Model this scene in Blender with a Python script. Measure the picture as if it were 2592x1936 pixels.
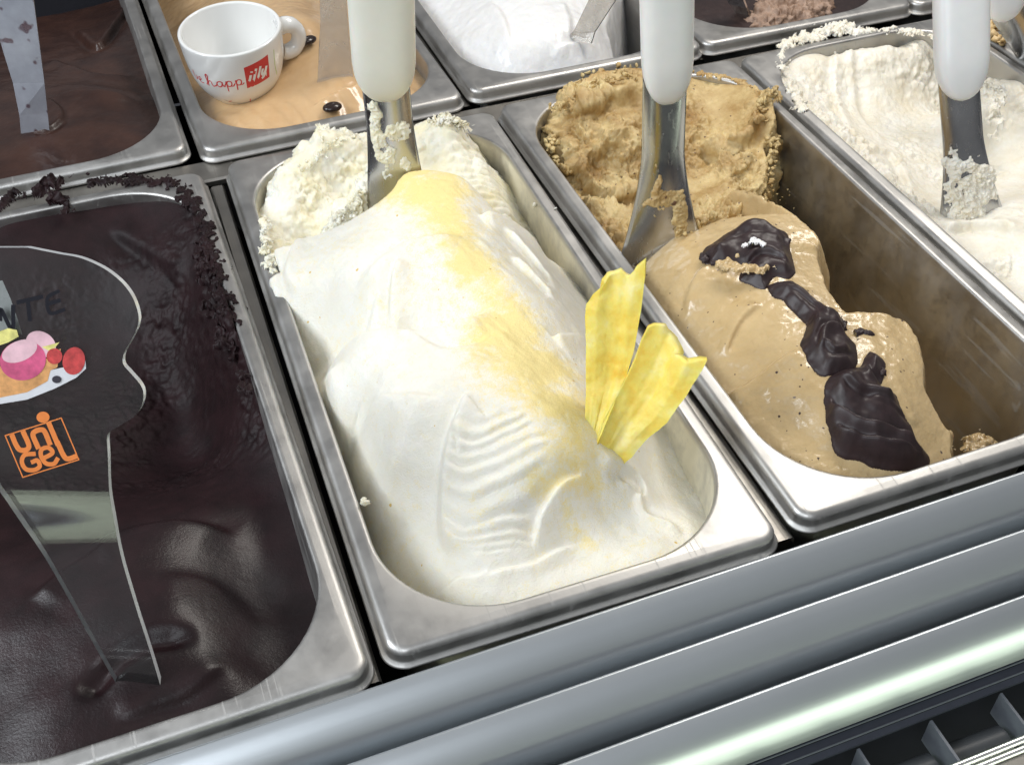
import bpy, bmesh, math, random
import numpy as np
from mathutils import Vector, Matrix

# ------------------------------------------------------------------ scene, camera, light
# World axes: x runs along the row of pans, y into the display case, z up. All
# modelling numbers are millimetres and are scaled by MM when a mesh is linked.
MM = 0.001
scene = bpy.context.scene
col = scene.collection
for o in list(bpy.data.objects):
    bpy.data.objects.remove(o)

cam_d = bpy.data.cameras.new("camera")
cam = bpy.data.objects.new("camera", cam_d); col.objects.link(cam)
cam_d.sensor_width = 36.0; cam_d.lens = 40.515
cam_d.clip_start = 0.01; cam_d.clip_end = 50
cam.matrix_world = Matrix(((0.94057524, 0.24003804, -0.24020814, -0.034491),
                           (-0.33939393, 0.64072965, -0.68867792, -0.242072),
                           (-0.01140042, 0.72927858, 0.6841219, 0.362941),
                           (0, 0, 0, 1)))
scene.camera = cam

world = bpy.data.worlds.new("World"); scene.world = world
world.use_nodes = True
wn = world.node_tree; bg = wn.nodes["Background"]
# a plain room: pale ceiling, dim floor
wtc = wn.nodes.new('ShaderNodeTexCoord'); wsp = wn.nodes.new('ShaderNodeSeparateXYZ'); wmr = wn.nodes.new('ShaderNodeMapRange'); wrp = wn.nodes.new('ShaderNodeValToRGB')
wn.links.new(wtc.outputs['Generated'], wsp.inputs[0]); wn.links.new(wsp.outputs['Z'], wmr.inputs['Value'])
wmr.inputs['From Min'].default_value = -1.0; wmr.inputs['From Max'].default_value = 1.0
wn.links.new(wmr.outputs[0], wrp.inputs['Fac']); wn.links.new(wrp.outputs['Color'], bg.inputs['Color'])
we = wrp.color_ramp.elements; we.new(.5); we.new(.62)
for k, (p, c) in enumerate(((.0, (.08, .085, .10)), (.45, (.16, .17, .19)), (.58, (.56, .57, .59)), (1.0, (.94, .96, 1.0)))):
    we[k].position = p; we[k].color = (*c, 1)
bg.inputs["Strength"].default_value = 0.35

def area(name, loc, target, sx, sy, power, color):
    d = bpy.data.lights.new(name, 'AREA'); d.shape = 'RECTANGLE'
    d.size = sx; d.size_y = sy; d.energy = power; d.color = color
    o = bpy.data.objects.new(name, d); col.objects.link(o)
    o.location = loc
    v = Vector(target) - Vector(loc)
    o.rotation_euler = v.to_track_quat('-Z', 'Y').to_euler()
    return o
area("front_fill", (-0.60, -0.85, 1.10), (0.15, 0.2, 0.05), 0.9, 0.7, 8.5, (0.88, 0.94, 1.0))  # added front fill, daylight from behind the camera to brighten the handles
# daylight falling in from the upper left, the case's own white lamp above the back
# of the pans, and the slim lamp under the front edge of the counter
area("daylight", (-0.80, 0.22, 0.68), (0.10, 0.17, 0), 0.55, 0.45, 8.6, (0.89, 0.945, 1.0))
area("case_lamp", (0.52, 0.43, 0.62), (0.20, 0.10, 0), 0.42, 0.16, 3.4, (1.0, 0.95, 0.88))
area("front_lamp", (0.20, -0.126, -0.062), (0.20, -0.06, -0.036), 1.1, 0.065, 0.62, (0.88, 1.0, 0.78))
scene.view_settings.view_transform = 'Standard'
scene.view_settings.look = 'None'
scene.view_settings.exposure = 0.08
scene.view_settings.gamma = 1.0
scene.render.engine = 'CYCLES'
scene.cycles.max_bounces = 7; scene.cycles.diffuse_bounces = 3; scene.cycles.glossy_bounces = 5
scene.cycles.transmission_bounces = 4; scene.cycles.transparent_max_bounces = 10
scene.cycles.caustics_reflective = False; scene.cycles.caustics_refractive = False

# ------------------------------------------------------------------ helpers
rng = np.random.default_rng(7)
PERM = np.concatenate([np.random.default_rng(11).permutation(256)] * 4)
RVAL = np.random.default_rng(12).uniform(-1, 1, 256)

def noise3(x, y, z):
    xi = np.floor(x).astype(np.int64); yi = np.floor(y).astype(np.int64); zi = np.floor(z).astype(np.int64)
    fx, fy, fz = x - xi, y - yi, z - zi
    u = fx*fx*fx*(fx*(fx*6-15)+10); v = fy*fy*fy*(fy*(fy*6-15)+10); w = fz*fz*fz*(fz*(fz*6-15)+10)
    def h(a, b, c):
        return RVAL[PERM[PERM[PERM[(xi+a) & 255] + ((yi+b) & 255)] + ((zi+c) & 255)]]
    def L(a, b, t): return a + (b-a)*t
    return L(L(L(h(0,0,0), h(1,0,0), u), L(h(0,1,0), h(1,1,0), u), v),
             L(L(h(0,0,1), h(1,0,1), u), L(h(0,1,1), h(1,1,1), u), v), w)

def fbm(x, y, z, s, octaves=4, gain=0.5, seed=0.0):
    r = 0; a = 1.0; f = 1.0/s; t = 0
    for i in range(octaves):
        r = r + a*noise3(x*f+17.3*i+seed, y*f+5.1*i+seed*1.7, z*f+9.7*i)
        t += a; a *= gain; f *= 2.03
    return r/t

def sstep(a, b, x):
    t = np.clip((x-a)/(b-a), 0, 1); return t*t*(3-2*t)

def np_mesh(name, verts, faces, mat, smooth=True, attrs=None):
    """verts (n,3) in mm, faces (m,3|4) int array or list of lists"""
    me = bpy.data.meshes.new(name)
    v = np.asarray(verts, dtype=np.float32)*MM
    if isinstance(faces, np.ndarray):
        k = faces.shape[1]; m = len(faces)
        me.vertices.add(len(v)); me.vertices.foreach_set("co", v.ravel())
        me.loops.add(m*k); me.loops.foreach_set("vertex_index", faces.astype(np.int32).ravel())
        me.polygons.add(m)
        me.polygons.foreach_set("loop_start", np.arange(0, m*k, k, dtype=np.int32))
        me.update(calc_edges=True); me.validate()
    else:
        me.from_pydata([tuple(map(float, p)) for p in v], [], [list(map(int, f)) for f in faces])
    me.polygons.foreach_set("use_smooth", np.full(len(me.polygons), bool(smooth)))
    if attrs:
        for k2, a in attrs.items():
            at = me.attributes.new(k2, 'FLOAT', 'POINT')
            at.data.foreach_set("value", np.asarray(a, dtype=np.float32))
    me.materials.append(mat); me.update()
    return me

def link(name, me, parent=None, label=None, cat=None, group=None, kind=None, loc=None):
    o = bpy.data.objects.new(name, me); col.objects.link(o)
    if parent is not None: o.parent = parent
    if loc is not None: o.location = [c*MM for c in loc]
    tag(o, label, cat, group, kind)
    return o

def tag(o, label=None, cat=None, group=None, kind=None):
    if label: o["label"] = label
    if cat: o["category"] = cat
    if group: o["group"] = group
    if kind: o["kind"] = kind

def part(name, verts, faces, mat, parent, smooth=True, attrs=None, **kw):
    """mesh in world mm, made a child of parent (parents are never rotated)"""
    v = np.asarray(verts, float)
    off = np.array(parent.location)/MM if parent is not None else np.zeros(3)
    p = parent
    while p is not None and p.parent is not None:
        p = p.parent; off = off + np.array(p.location)/MM
    return link(name, np_mesh(name, v-off, faces, mat, smooth, attrs), parent, **kw)

def thing(name, loc, label, cat, group=None):
    return link(name, None, None, label, cat, group, loc=loc)

def grid_faces(nu, nv, closed_u=False, closed_v=False):
    iu = np.arange(nu if closed_u else nu-1); iv = np.arange(nv if closed_v else nv-1)
    A, B = np.meshgrid(iu, iv, indexing='ij'); A = A.ravel(); B = B.ravel()
    A2 = (A+1) % nu; B2 = (B+1) % nv
    return np.stack([A*nv+B, A2*nv+B, A2*nv+B2, A*nv+B2], 1)

class MB:
    """collects pieces into one mesh"""
    def __init__(s): s.v = []; s.f = []; s.n = 0
    def add(s, v, f):
        v = np.asarray(v, float); s.v.append(v)
        for q in f: s.f.append([int(i)+s.n for i in q])
        s.n += len(v)
    def box(s, c, d, R=None):
        c = np.array(c, float); d = np.array(d, float)/2
        P = np.array([[x, y, z] for x in (-1, 1) for y in (-1, 1) for z in (-1, 1)])*d
        if R is not None: P = P @ np.array(R).T
        s.add(P+c, [(0,1,3,2),(4,6,7,5),(0,4,5,1),(2,3,7,6),(0,2,6,4),(1,5,7,3)])
    def tube(s, pts, r, n=8, caps=True):
        pts = [np.array(p, float) for p in pts]; rr = r if hasattr(r, '__len__') else [r]*len(pts)
        V = []; prev = None
        for i, p in enumerate(pts):
            t = pts[min(i+1, len(pts)-1)]-pts[max(i-1, 0)]; t = t/np.linalg.norm(t)
            a = np.array([0, 0, 1.0]) if prev is None else prev
            if abs(a @ t) > .95: a = np.array([1.0, 0, 0])
            u = a-(a@t)*t; u /= np.linalg.norm(u); w = np.cross(t, u); prev = u
            for k in range(n):
                q = 2*math.pi*k/n; V.append(p+rr[i]*(math.cos(q)*u+math.sin(q)*w))
        F = [tuple(f) for f in grid_faces(len(pts), n, False, True)]
        if caps: F += [tuple(range(n))[::-1], tuple(range((len(pts)-1)*n, len(pts)*n))]
        s.add(V, F)
    def build(s, name, mat, parent, smooth=True, **kw):
        return part(name, np.concatenate(s.v), s.f, mat, parent, smooth, **kw)

# thin-plate spline through control points -> height function
class TPS:
    def __init__(s, pts, smooth=1e-3):
        P = np.array(pts, float); s.P = P[:, :2]/100; n = len(P)
        K = s.phi(s.P); K[np.arange(n), np.arange(n)] += smooth
        Q = np.c_[np.ones(n), s.P]
        A = np.block([[K, Q], [Q.T, np.zeros((3, 3))]])
        s.w = np.linalg.solve(A, np.r_[P[:, 2], 0, 0, 0])
    def phi(s, X):
        d2 = ((X[:, None, :]-s.P[None])**2).sum(-1)
        return 0.5*d2*np.log(d2+1e-12)
    def __call__(s, x, y):
        sh = x.shape; X = np.stack([x.ravel(), y.ravel()], 1)/100; out = np.empty(len(X))
        for i in range(0, len(X), 20000):
            B = X[i:i+20000]; out[i:i+20000] = s.phi(B) @ s.w[:len(s.P)] + np.c_[np.ones(len(B)), B] @ s.w[len(s.P):]
        return out.reshape(sh)

def polydist(x, y, path):
    """signed distance (positive = left of travel) and 0..1 position along an open path"""
    P = np.array([p[:2] for p in path], float); best = np.full(x.shape, 1e9); sg = np.zeros(x.shape); tt = np.zeros(x.shape); bp = np.zeros(x.shape)
    Ls = np.r_[0, np.cumsum(np.linalg.norm(np.diff(P, axis=0), axis=1))]
    for i in range(len(P)-1):
        a, b = P[i], P[i+1]; d = b-a; l2 = d@d
        t = np.clip(((x-a[0])*d[0]+(y-a[1])*d[1])/l2, 0, 1)
        ex = x-a[0]-t*d[0]; ey = y-a[1]-t*d[1]; dd = np.hypot(ex, ey)
        cr = d[0]*(y-a[1])-d[1]*(x-a[0]); pp = np.abs(cr)/math.sqrt(l2)
        # at a corner both segments are equally near: trust the one seen most squarely
        m = (dd < best-1e-6) | ((np.abs(dd-best) <= 1e-6) & (pp > bp))
        best = np.where(m, dd, best); bp = np.where(m, pp, bp)
        sg = np.where(m, np.sign(cr), sg); tt = np.where(m, (Ls[i]+t*math.sqrt(l2))/Ls[-1], tt)
    return best*np.where(sg == 0, 1, sg), tt

def smooth_path(path, n=40):
    P = np.array([p[:2] for p in path], float)
    if len(P) < 3: return P
    out = []
    Q = np.vstack([2*P[0]-P[1], P, 2*P[-1]-P[-2]])
    for i in range(1, len(Q)-2):
        for t in np.linspace(0, 1, max(2, n//(len(P)-1)), endpoint=False):
            p0, p1, p2, p3 = Q[i-1:i+3]
            out.append(.5*((2*p1)+(-p0+p2)*t+(2*p0-5*p1+4*p2-p3)*t*t+(-p0+3*p1-3*p2+p3)*t**3))
    out.append(P[-1]); return np.array(out)

def fold(x, y, path, amp, w, sharp=0.5, side=1, wb=None):
    """an overlapping lip: a rise of width w on one side of the path that ends in a sharp drop on the other"""
    d, t = polydist(x, y, smooth_path(path, 24)); d = d*side
    fade = sstep(0, .18, t)*sstep(1, .8, t)
    wb = wb or w*.5
    up = np.exp(-(np.maximum(d, 0)/w)**2); dn = np.exp(-(np.minimum(d, 0)/wb)**2)
    s = 1/(1+np.exp(-d/sharp))
    return amp*fade*(s*up - (1-s)*dn*.7)

def poly_sdf(x, y, poly):
    """positive inside a closed polygon"""
    P = np.array([p[:2] for p in poly], float); n = len(P); best = np.full(x.shape, 1e9); ins = np.zeros(x.shape, bool)
    for i in range(n):
        a, b = P[i], P[(i+1) % n]; d = b-a; l2 = d@d+1e-12
        t = np.clip(((x-a[0])*d[0]+(y-a[1])*d[1])/l2, 0, 1)
        best = np.minimum(best, np.hypot(x-a[0]-t*d[0], y-a[1]-t*d[1]))
        c = ((a[1] > y) != (b[1] > y)) & (x < (b[0]-a[0])*(y-a[1])/((b[1]-a[1]) if b[1] != a[1] else 1e-9)+a[0])
        ins ^= c
    return np.where(ins, best, -best)

# ------------------------------------------------------------------ materials
def mat(name):
    m = bpy.data.materials.new(name); m.use_nodes = True
    nt = m.node_tree; b = nt.nodes["Principled BSDF"]
    return m, nt, b
def N(nt, t, **kw):
    n = nt.nodes.new(t)
    for k, v in kw.items(): setattr(n, k, v)
    return n
def setv(n, **kw):
    for k, v in kw.items(): n.inputs[k.replace('_', ' ')].default_value = v
def coords(nt): return N(nt, 'ShaderNodeTexCoord').outputs['Object']
def noise_node(nt, scale, detail=4, rough=.6, vec=None):
    n = N(nt, 'ShaderNodeTexNoise'); setv(n, Scale=scale, Detail=detail, Roughness=rough)
    if vec is not None: nt.links.new(vec, n.inputs['Vector'])
    return n
def ramp(nt, fac, stops):
    r = N(nt, 'ShaderNodeValToRGB'); e = r.color_ramp.elements
    while len(e) < len(stops): e.new(0.5)
    for k, (p, c) in enumerate(stops):
        e[k].position = p; e[k].color = (*c, 1) if len(c) == 3 else c
    nt.links.new(fac, r.inputs['Fac']); return r
def mixc(nt, fac, a, b):
    m = N(nt, 'ShaderNodeMix', data_type='RGBA')
    for s, v in ((m.inputs[0], fac), (m.inputs[6], a), (m.inputs[7], b)):
        if hasattr(v, 'is_linked') or hasattr(v, 'links'): nt.links.new(v, s)
        else: s.default_value = v if not isinstance(v, tuple) or len(v) == 4 else (*v, 1)
    return m.outputs[2]
def bump(nt, b, h, strength, dist, prev=None):
    n = N(nt, 'ShaderNodeBump'); setv(n, Strength=strength, Distance=dist)
    nt.links.new(h, n.inputs['Height'])
    if prev is not None: nt.links.new(prev, n.inputs['Normal'])
    nt.links.new(n.outputs[0], b.inputs['Normal']); return n.outputs[0]

def steel(name, base=(.55, .54, .52), rough=.42, streak=(1, 1, 1), wear=.5, wavy=.35, mott=.14):
    m, nt, b = mat(name)
    setv(b, Metallic=1.0)
    oc = coords(nt)
    mp = N(nt, 'ShaderNodeMapping'); nt.links.new(oc, mp.inputs[0]); mp.inputs['Scale'].default_value = streak
    n1 = noise_node(nt, 420, 6, .7, mp.outputs[0]); n2 = noise_node(nt, 38, 5, .62, oc); n3 = noise_node(nt, 9, 3, .5, oc)
    r = ramp(nt, n2.outputs['Fac'], [(.3, (rough*(1-.36*wear),)*3), (.72, (rough*(1+.8*wear),)*3)])
    # hairline scratches in two directions
    rs = r.outputs[0]
    for k, ang in enumerate((.6, 2.1)):
        m4 = N(nt, 'ShaderNodeMapping'); nt.links.new(oc, m4.inputs[0]); m4.inputs['Rotation'].default_value = (0, 0, ang); m4.inputs['Scale'].default_value = (1, .02, .3)
        n4 = noise_node(nt, 520+140*k, 2, .5, m4.outputs[0]); r4 = ramp(nt, n4.outputs['Fac'], [(.655, (0, 0, 0)), (.70, (wear,)*3)])
        rs = mixc(nt, r4.outputs[0], rs, (min(1, rough*1.9),)*3)
    nt.links.new(rs, b.inputs['Roughness'])
    c1 = ramp(nt, n3.outputs['Fac'], [(.3, tuple(c*(1-mott) for c in base)), (.7, base)])
    c2 = ramp(nt, n2.outputs['Fac'], [(.32, (1-.25*wear,)*3), (.62, (1, 1, 1))])
    mm = N(nt, 'ShaderNodeMix', data_type='RGBA', blend_type='MULTIPLY'); mm.inputs[0].default_value = 1
    nt.links.new(c1.outputs[0], mm.inputs[6]); nt.links.new(c2.outputs[0], mm.inputs[7])
    nt.links.new(mm.outputs[2], b.inputs['Base Color'])
    p = bump(nt, b, n1.outputs['Fac'], .08, .0004)
    bump(nt, b, n3.outputs['Fac'], wavy, .0012, p)
    return m

def gelato(name, c_lo, c_hi, rough=.45, sss=.25, scale=180, bumps=((900, .35, .0005), (180, .3, .001)), spec=.5, powder=None, specks=None, coat=0, gloss=False):
    m, nt, b = mat(name); oc = coords(nt)
    n = noise_node(nt, scale, 5, .6, oc)
    c = ramp(nt, n.outputs['Fac'], [(.32, c_lo), (.66, c_hi)]).outputs[0]
    at = N(nt, 'ShaderNodeAttribute', attribute_name='tint')
    if powder:
        f = noise_node(nt, 1500, 3, .7, oc); f2 = noise_node(nt, 260, 4, .65, oc)
        ad = N(nt, 'ShaderNodeMath', operation='ADD'); nt.links.new(f.outputs['Fac'], ad.inputs[0]); nt.links.new(f2.outputs['Fac'], ad.inputs[1])
        ad2 = N(nt, 'ShaderNodeMath', operation='MULTIPLY_ADD'); nt.links.new(at.outputs['Fac'], ad2.inputs[0]); ad2.inputs[1].default_value = 1.15
        nt.links.new(ad.outputs[0], ad2.inputs[2])
        fr = ramp(nt, ad2.outputs[0], [(.0, (0, 0, 0)), (1, (1, 1, 1))])
        mr = N(nt, 'ShaderNodeMapRange'); setv(mr, From_Min=1.24, From_Max=1.72); nt.links.new(ad2.outputs[0], mr.inputs[0])
        c = mixc(nt, mr.outputs[0], c, powder)
    if specks:
        for sc, thr, colr in specks:
            v = N(nt, 'ShaderNodeTexVoronoi'); setv(v, Scale=sc, Randomness=1.0)
            wob = noise_node(nt, sc*1.5, 2, .5, oc)
            va = N(nt, 'ShaderNodeVectorMath', operation='MULTIPLY_ADD'); nt.links.new(wob.outputs['Color'], va.inputs[0]); va.inputs[1].default_value = (.6/sc,)*3
            nt.links.new(oc, va.inputs[2]); nt.links.new(va.outputs[0], v.inputs['Vector'])
            sep = N(nt, 'ShaderNodeSeparateColor'); nt.links.new(v.outputs['Color'], sep.inputs[0])
            # only some cells carry a speck, each of its own size
            th = N(nt, 'ShaderNodeMapRange'); setv(th, From_Min=thr[0], From_Max=1.0, To_Min=0.0, To_Max=thr[1]); nt.links.new(sep.outputs[0], th.inputs[0])
            lt = N(nt, 'ShaderNodeMath', operation='SUBTRACT'); nt.links.new(th.outputs[0], lt.inputs[0]); nt.links.new(v.outputs['Distance'], lt.inputs[1])
            mr = N(nt, 'ShaderNodeMapRange'); setv(mr, From_Min=0.0, From_Max=.08); nt.links.new(lt.outputs[0], mr.inputs[0])
            c = mixc(nt, mr.outputs[0], c, colr)
    nt.links.new(c, b.inputs['Base Color'])
    setv(b, Roughness=rough, Subsurface_Weight=sss)
    if gloss:      # where 'tint' is 1 the gelato was smoothed wet, where 0 it is torn and dull
        mr = N(nt, 'ShaderNodeMapRange'); setv(mr, To_Min=rough, To_Max=.36); nt.links.new(at.outputs['Fac'], mr.inputs[0]); nt.links.new(mr.outputs[0], b.inputs['Roughness'])
        mr = N(nt, 'ShaderNodeMapRange'); setv(mr, To_Min=spec, To_Max=.40); nt.links.new(at.outputs['Fac'], mr.inputs[0]); nt.links.new(mr.outputs[0], b.inputs['Specular IOR Level'])
    b.inputs['Subsurface Radius'].default_value = (1.0, .8, .55); b.inputs['Subsurface Scale'].default_value = .0035
    b.inputs['Specular IOR Level'].default_value = spec
    if coat: setv(b, Coat_Weight=coat, Coat_Roughness=.12)
    p = None
    for s, st, d in bumps:
        h = noise_node(nt, s, 4, .6, oc); p = bump(nt, b, h.outputs['Fac'], st, d, p)
    return m

def plain(name, color, rough=.4, metallic=0, noise=0.08, scale=300, bumpd=0, **kw):
    m, nt, b = mat(name); oc = coords(nt); n = noise_node(nt, scale, 4, .6, oc)
    r = ramp(nt, n.outputs['Fac'], [(.3, tuple(c*(1-noise) for c in color)), (.7, tuple(min(1, c*(1+noise)) for c in color))])
    nt.links.new(r.outputs[0], b.inputs['Base Color']); setv(b, Roughness=rough, Metallic=metallic)
    for k, v in kw.items(): b.inputs[k.replace('_', ' ')].default_value = v
    if bumpd: bump(nt, b, n.outputs['Fac'], .4, bumpd)
    return m

def clear_plastic(name, tint, diffuse, fac, rough=.06, spots=None):
    """thin clear plastic: light passes, a share is caught by haze and scratches, the rest mirrors"""
    m, nt, b = mat(name); out = nt.nodes['Material Output']; oc = coords(nt)
    tr = N(nt, 'ShaderNodeBsdfTransparent'); tr.inputs[0].default_value = (*tint, 1)
    setv(b, Roughness=rough); b.inputs['Base Color'].default_value = (*diffuse, 1)
    b.inputs['Specular IOR Level'].default_value = .6
    n = noise_node(nt, 45, 5, .65, oc)
    f = ramp(nt, n.outputs['Fac'], [(.3, (fac*.75,)*3), (.7, (min(1, fac*1.25),)*3)])
    if spots:
        v = noise_node(nt, spots, 2, .5, oc)
        r = ramp(nt, v.outputs['Fac'], [(.60, diffuse), (.64, (.16, .10, .12))]); nt.links.new(r.outputs[0], b.inputs['Base Color'])
    mx = N(nt, 'ShaderNodeMixShader'); nt.links.new(f.outputs[0], mx.inputs[0])
    nt.links.new(tr.outputs[0], mx.inputs[1]); nt.links.new(b.outputs[0], mx.inputs[2])
    gl = N(nt, 'ShaderNodeBsdfGlossy'); gl.inputs['Roughness'].default_value = rough
    fr = N(nt, 'ShaderNodeFresnel'); fr.inputs['IOR'].default_value = 1.32
    mx2 = N(nt, 'ShaderNodeMixShader'); nt.links.new(fr.outputs[0], mx2.inputs[0])
    nt.links.new(mx.outputs[0], mx2.inputs[1]); nt.links.new(gl.outputs[0], mx2.inputs[2])
    nt.links.new(mx2.outputs[0], out.inputs['Surface']); return m

M = {}
M['pan'] = steel('pan_steel')
M['blade'] = steel('blade_steel', (.58, .58, .58), .2, (1, 1, .1))
M['louver'] = steel('louver_aluminium', (.58, .615, .64), .40, (.02, 1, 1), .03, .0, .02)
M['bar'] = steel('bar_steel', (.36, .34, .31), .4)
M['well'] = plain('well_black', (.012, .013, .018), .5)
M['grille'] = plain('grille_plastic', (.03, .034, .05), .38)
M['grille_light'] = plain('grille_edge', (.10, .11, .13), .4)
M['roller'] = plain('grille_roller', (.06, .065, .07), .42)
M['chrome'] = plain('chrome', (.75, .75, .73), .25, 1.0)
M['handle'] = plain('white_handle', (.80, .80, .79), .30, 0, .05, 30, Subsurface_Weight=.2, Subsurface_Scale=.004)
M['handle_cream'] = plain('cream_handle', (.80, .785, .70), .34, 0, .05, 30, Subsurface_Weight=.2, Subsurface_Scale=.004)
M['pineapple_ice'] = gelato('pineapple_gelato', (.86, .825, .71), (.885, .862, .785), .42, .35, 90, ((1300, .6, .0006), (320, .35, .0008)), powder=(.91, .755, .33), specks=[(420, (.985, .38), (.70, .50, .15, 1))])
M['pineapple_old'] = gelato('pineapple_gelato_scooped', (.84, .77, .53), (.88, .86, .77), .55, .35, 60, ((800, .35, .0008), (230, .3, .0010)))
M['hazel'] = gelato('hazelnut_gelato', (.54, .385, .185), (.61, .45, .235), .27, .25, 70, ((500, .3, .0007), (140, .5, .0016)), specks=[(420, (.86, .30), (.07, .04, .03, 1)), (150, (.93, .20), (.09, .06, .05, 1))], coat=.5)
M['hazel_old'] = gelato('hazelnut_gelato_scooped', (.40, .235, .075), (.72, .56, .28), .42, .25, 55, ((900, .55, .0010), (300, .4, .0012)), specks=[(420, (.84, .34), (.16, .09, .05, 1)), (120, (.92, .22), (.14, .07, .04, 1))])
M['coco'] = gelato('coconut_gelato', (.80, .735, .59), (.87, .84, .755), .5, .3, 70, ((800, .4, .0008), (220, .4, .0014)))
M['fior'] = gelato('milk_gelato', (.80, .79, .77), (.85, .845, .84), .35, .3, 60, ((600, .3, .0006), (120, .4, .0015)), coat=.3)
M['dark'] = gelato('dark_chocolate_gelato', (.0090, .0033, .0041), (.0200, .0076, .0090), .55, .0, 60, ((900, .3, .0005), (200, .10, .0006)), spec=.22, gloss=True)
M['milkchoc'] = gelato('milk_chocolate_gelato', (.026, .011, .0085), (.052, .023, .016), .36, .0, 45, ((500, .25, .0005), (100, .3, .001)), spec=.35, coat=.08)
M['coffee'] = gelato('coffee_gelato', (.60, .39, .20), (.66, .45, .245), .25, .3, 50, ((400, .15, .0004), (90, .3, .001)), coat=.4)
M['blackchoc'] = gelato('black_chocolate_gelato', (.016, .008, .008), (.032, .016, .014), .45, .04, 60)
M['pinkchoc'] = gelato('pinkish_chocolate_crumble', (.24, .145, .095), (.42, .29, .215), .5, .15, 150, ((700, .5, .001), (250, .4, .0015)))
M['caramel'] = gelato('caramel_gelato', (.60, .40, .17), (.72, .53, .28), .45, .2, 90)
M['glaze'] = plain('chocolate_glaze', (.026, .0135, .0145), .44, 0, .3, 160, .00010)
M['bean'] = plain('coffee_bean_candy', (.022, .012, .010), .22)
M['porcelain'] = plain('porcelain', (.82, .82, .80), .12, 0, .01, 20, Coat_Weight=.5)
M['print_red'] = plain('print_red', (.62, .03, .035), .3)
M['print_white'] = plain('print_white', (.85, .85, .85), .3)
M['print_green'] = plain('print_green', (.42, .58, .12), .3)
M['print_dark'] = plain('print_dark', (.10, .08, .08), .3)
M['acrylic'] = clear_plastic('clear_acrylic', (.95, .965, .965), (.40, .42, .42), .025, .05)
M['acrylic_edge'] = clear_plastic('acrylic_edge_lit', (.9, .95, .95), (.86, .89, .92), .9, .15)  # light refracted out of the cut edge is painted in as whitish colour
M['frost'] = clear_plastic('frosted_plastic', (.8, .82, .88), (.50, .52, .58), .74, .25, 75)
M['film'] = clear_plastic('clear_thin_plastic', (.92, .9, .87), (.60, .57, .52), .34, .15)
M['orange'] = plain('print_orange', (.80, .24, .06), .4)
M['marker'] = plain('marker_black', (.010, .010, .016), .3)
M['paper'] = plain('paper_white', (.72, .72, .70), .6)

def pineapple_mat():
    m, nt, b = mat('dried_pineapple'); oc = coords(nt)
    n = noise_node(nt, 65, 5, .62, oc); n2 = noise_node(nt, 700, 3, .6, oc)
    r = ramp(nt, n.outputs['Fac'], [(.28, (.85, .50, .05)), (.40, (.87, .64, .10)), (.54, (.89, .74, .17)), (.72, (.90, .81, .40))])
    nt.links.new(r.outputs[0], b.inputs['Base Color']); setv(b, Roughness=.5, Subsurface_Weight=.35)
    b.inputs['Subsurface Radius'].default_value = (1, .6, .1); b.inputs['Subsurface Scale'].default_value = .004
    p = bump(nt, b, n2.outputs['Fac'], .3, .0006); bump(nt, b, n.outputs['Fac'], .5, .002, p)
    return m
M['pineapple'] = pineapple_mat()
def filmed(name, film, amount):
    """pan steel with a thin dried film of gelato in runs down the wall"""
    m = steel(name); nt = m.node_tree; b = nt.nodes['Principled BSDF']; out = nt.nodes['Material Output']; oc = coords(nt)
    mp = N(nt, 'ShaderNodeMapping'); nt.links.new(oc, mp.inputs[0]); mp.inputs['Scale'].default_value = (1, 1, .35)
    n = noise_node(nt, 26, 6, .68, mp.outputs[0]); n2 = noise_node(nt, 240, 3, .6, oc)
    ad = N(nt, 'ShaderNodeMath', operation='MULTIPLY_ADD'); nt.links.new(n2.outputs['Fac'], ad.inputs[0]); ad.inputs[1].default_value = .3; nt.links.new(n.outputs['Fac'], ad.inputs[2])
    r = ramp(nt, ad.outputs[0], [(.62-.3*amount, (0, 0, 0)), (.92-.25*amount, (min(1, .25+amount*.75),)*3)])
    sz = N(nt, 'ShaderNodeSeparateXYZ'); nt.links.new(oc, sz.inputs[0]); zr = N(nt, 'ShaderNodeMapRange'); setv(zr, From_Min=-.0012, From_Max=-.004); nt.links.new(sz.outputs['Z'], zr.inputs[0])
    mu = N(nt, 'ShaderNodeMath', operation='MULTIPLY'); nt.links.new(r.outputs[0], mu.inputs[0]); nt.links.new(zr.outputs[0], mu.inputs[1])
    d = N(nt, 'ShaderNodeBsdfPrincipled'); d.inputs['Base Color'].default_value = (*film, 1); d.inputs['Roughness'].default_value = .4
    mx = N(nt, 'ShaderNodeMixShader'); nt.links.new(mu.outputs[0], mx.inputs[0]); nt.links.new(b.outputs[0], mx.inputs[1]); nt.links.new(d.outputs[0], mx.inputs[2])
    nt.links.new(mx.outputs[0], out.inputs['Surface']); return m
M['film_cream'] = filmed('pan_steel_cream_film', (.80, .75, .58), .75)
M['film_tan'] = filmed('pan_steel_tan_film', (.50, .38, .22), .12)


# ------------------------------------------------------------------ the display case: well, bars, louvers, grille
SL = 0.020      # the louvers run very slightly askew to the pans
case = thing('display_case', (0, -60, -60), 'stepped aluminium front louvers and dark well of the gelato display case', 'display case')

def louver(profile, x0, x1, mat_, n=2):
    V = []
    for x in (x0, x1):
        for (y, z) in profile: V.append((x, y+SL*x, z))
    return V, grid_faces(2, len(profile))

def rounded(profile, sub=6):
    P = np.array(profile, float); return smooth_path(P, sub*(len(P)-1))

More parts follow.
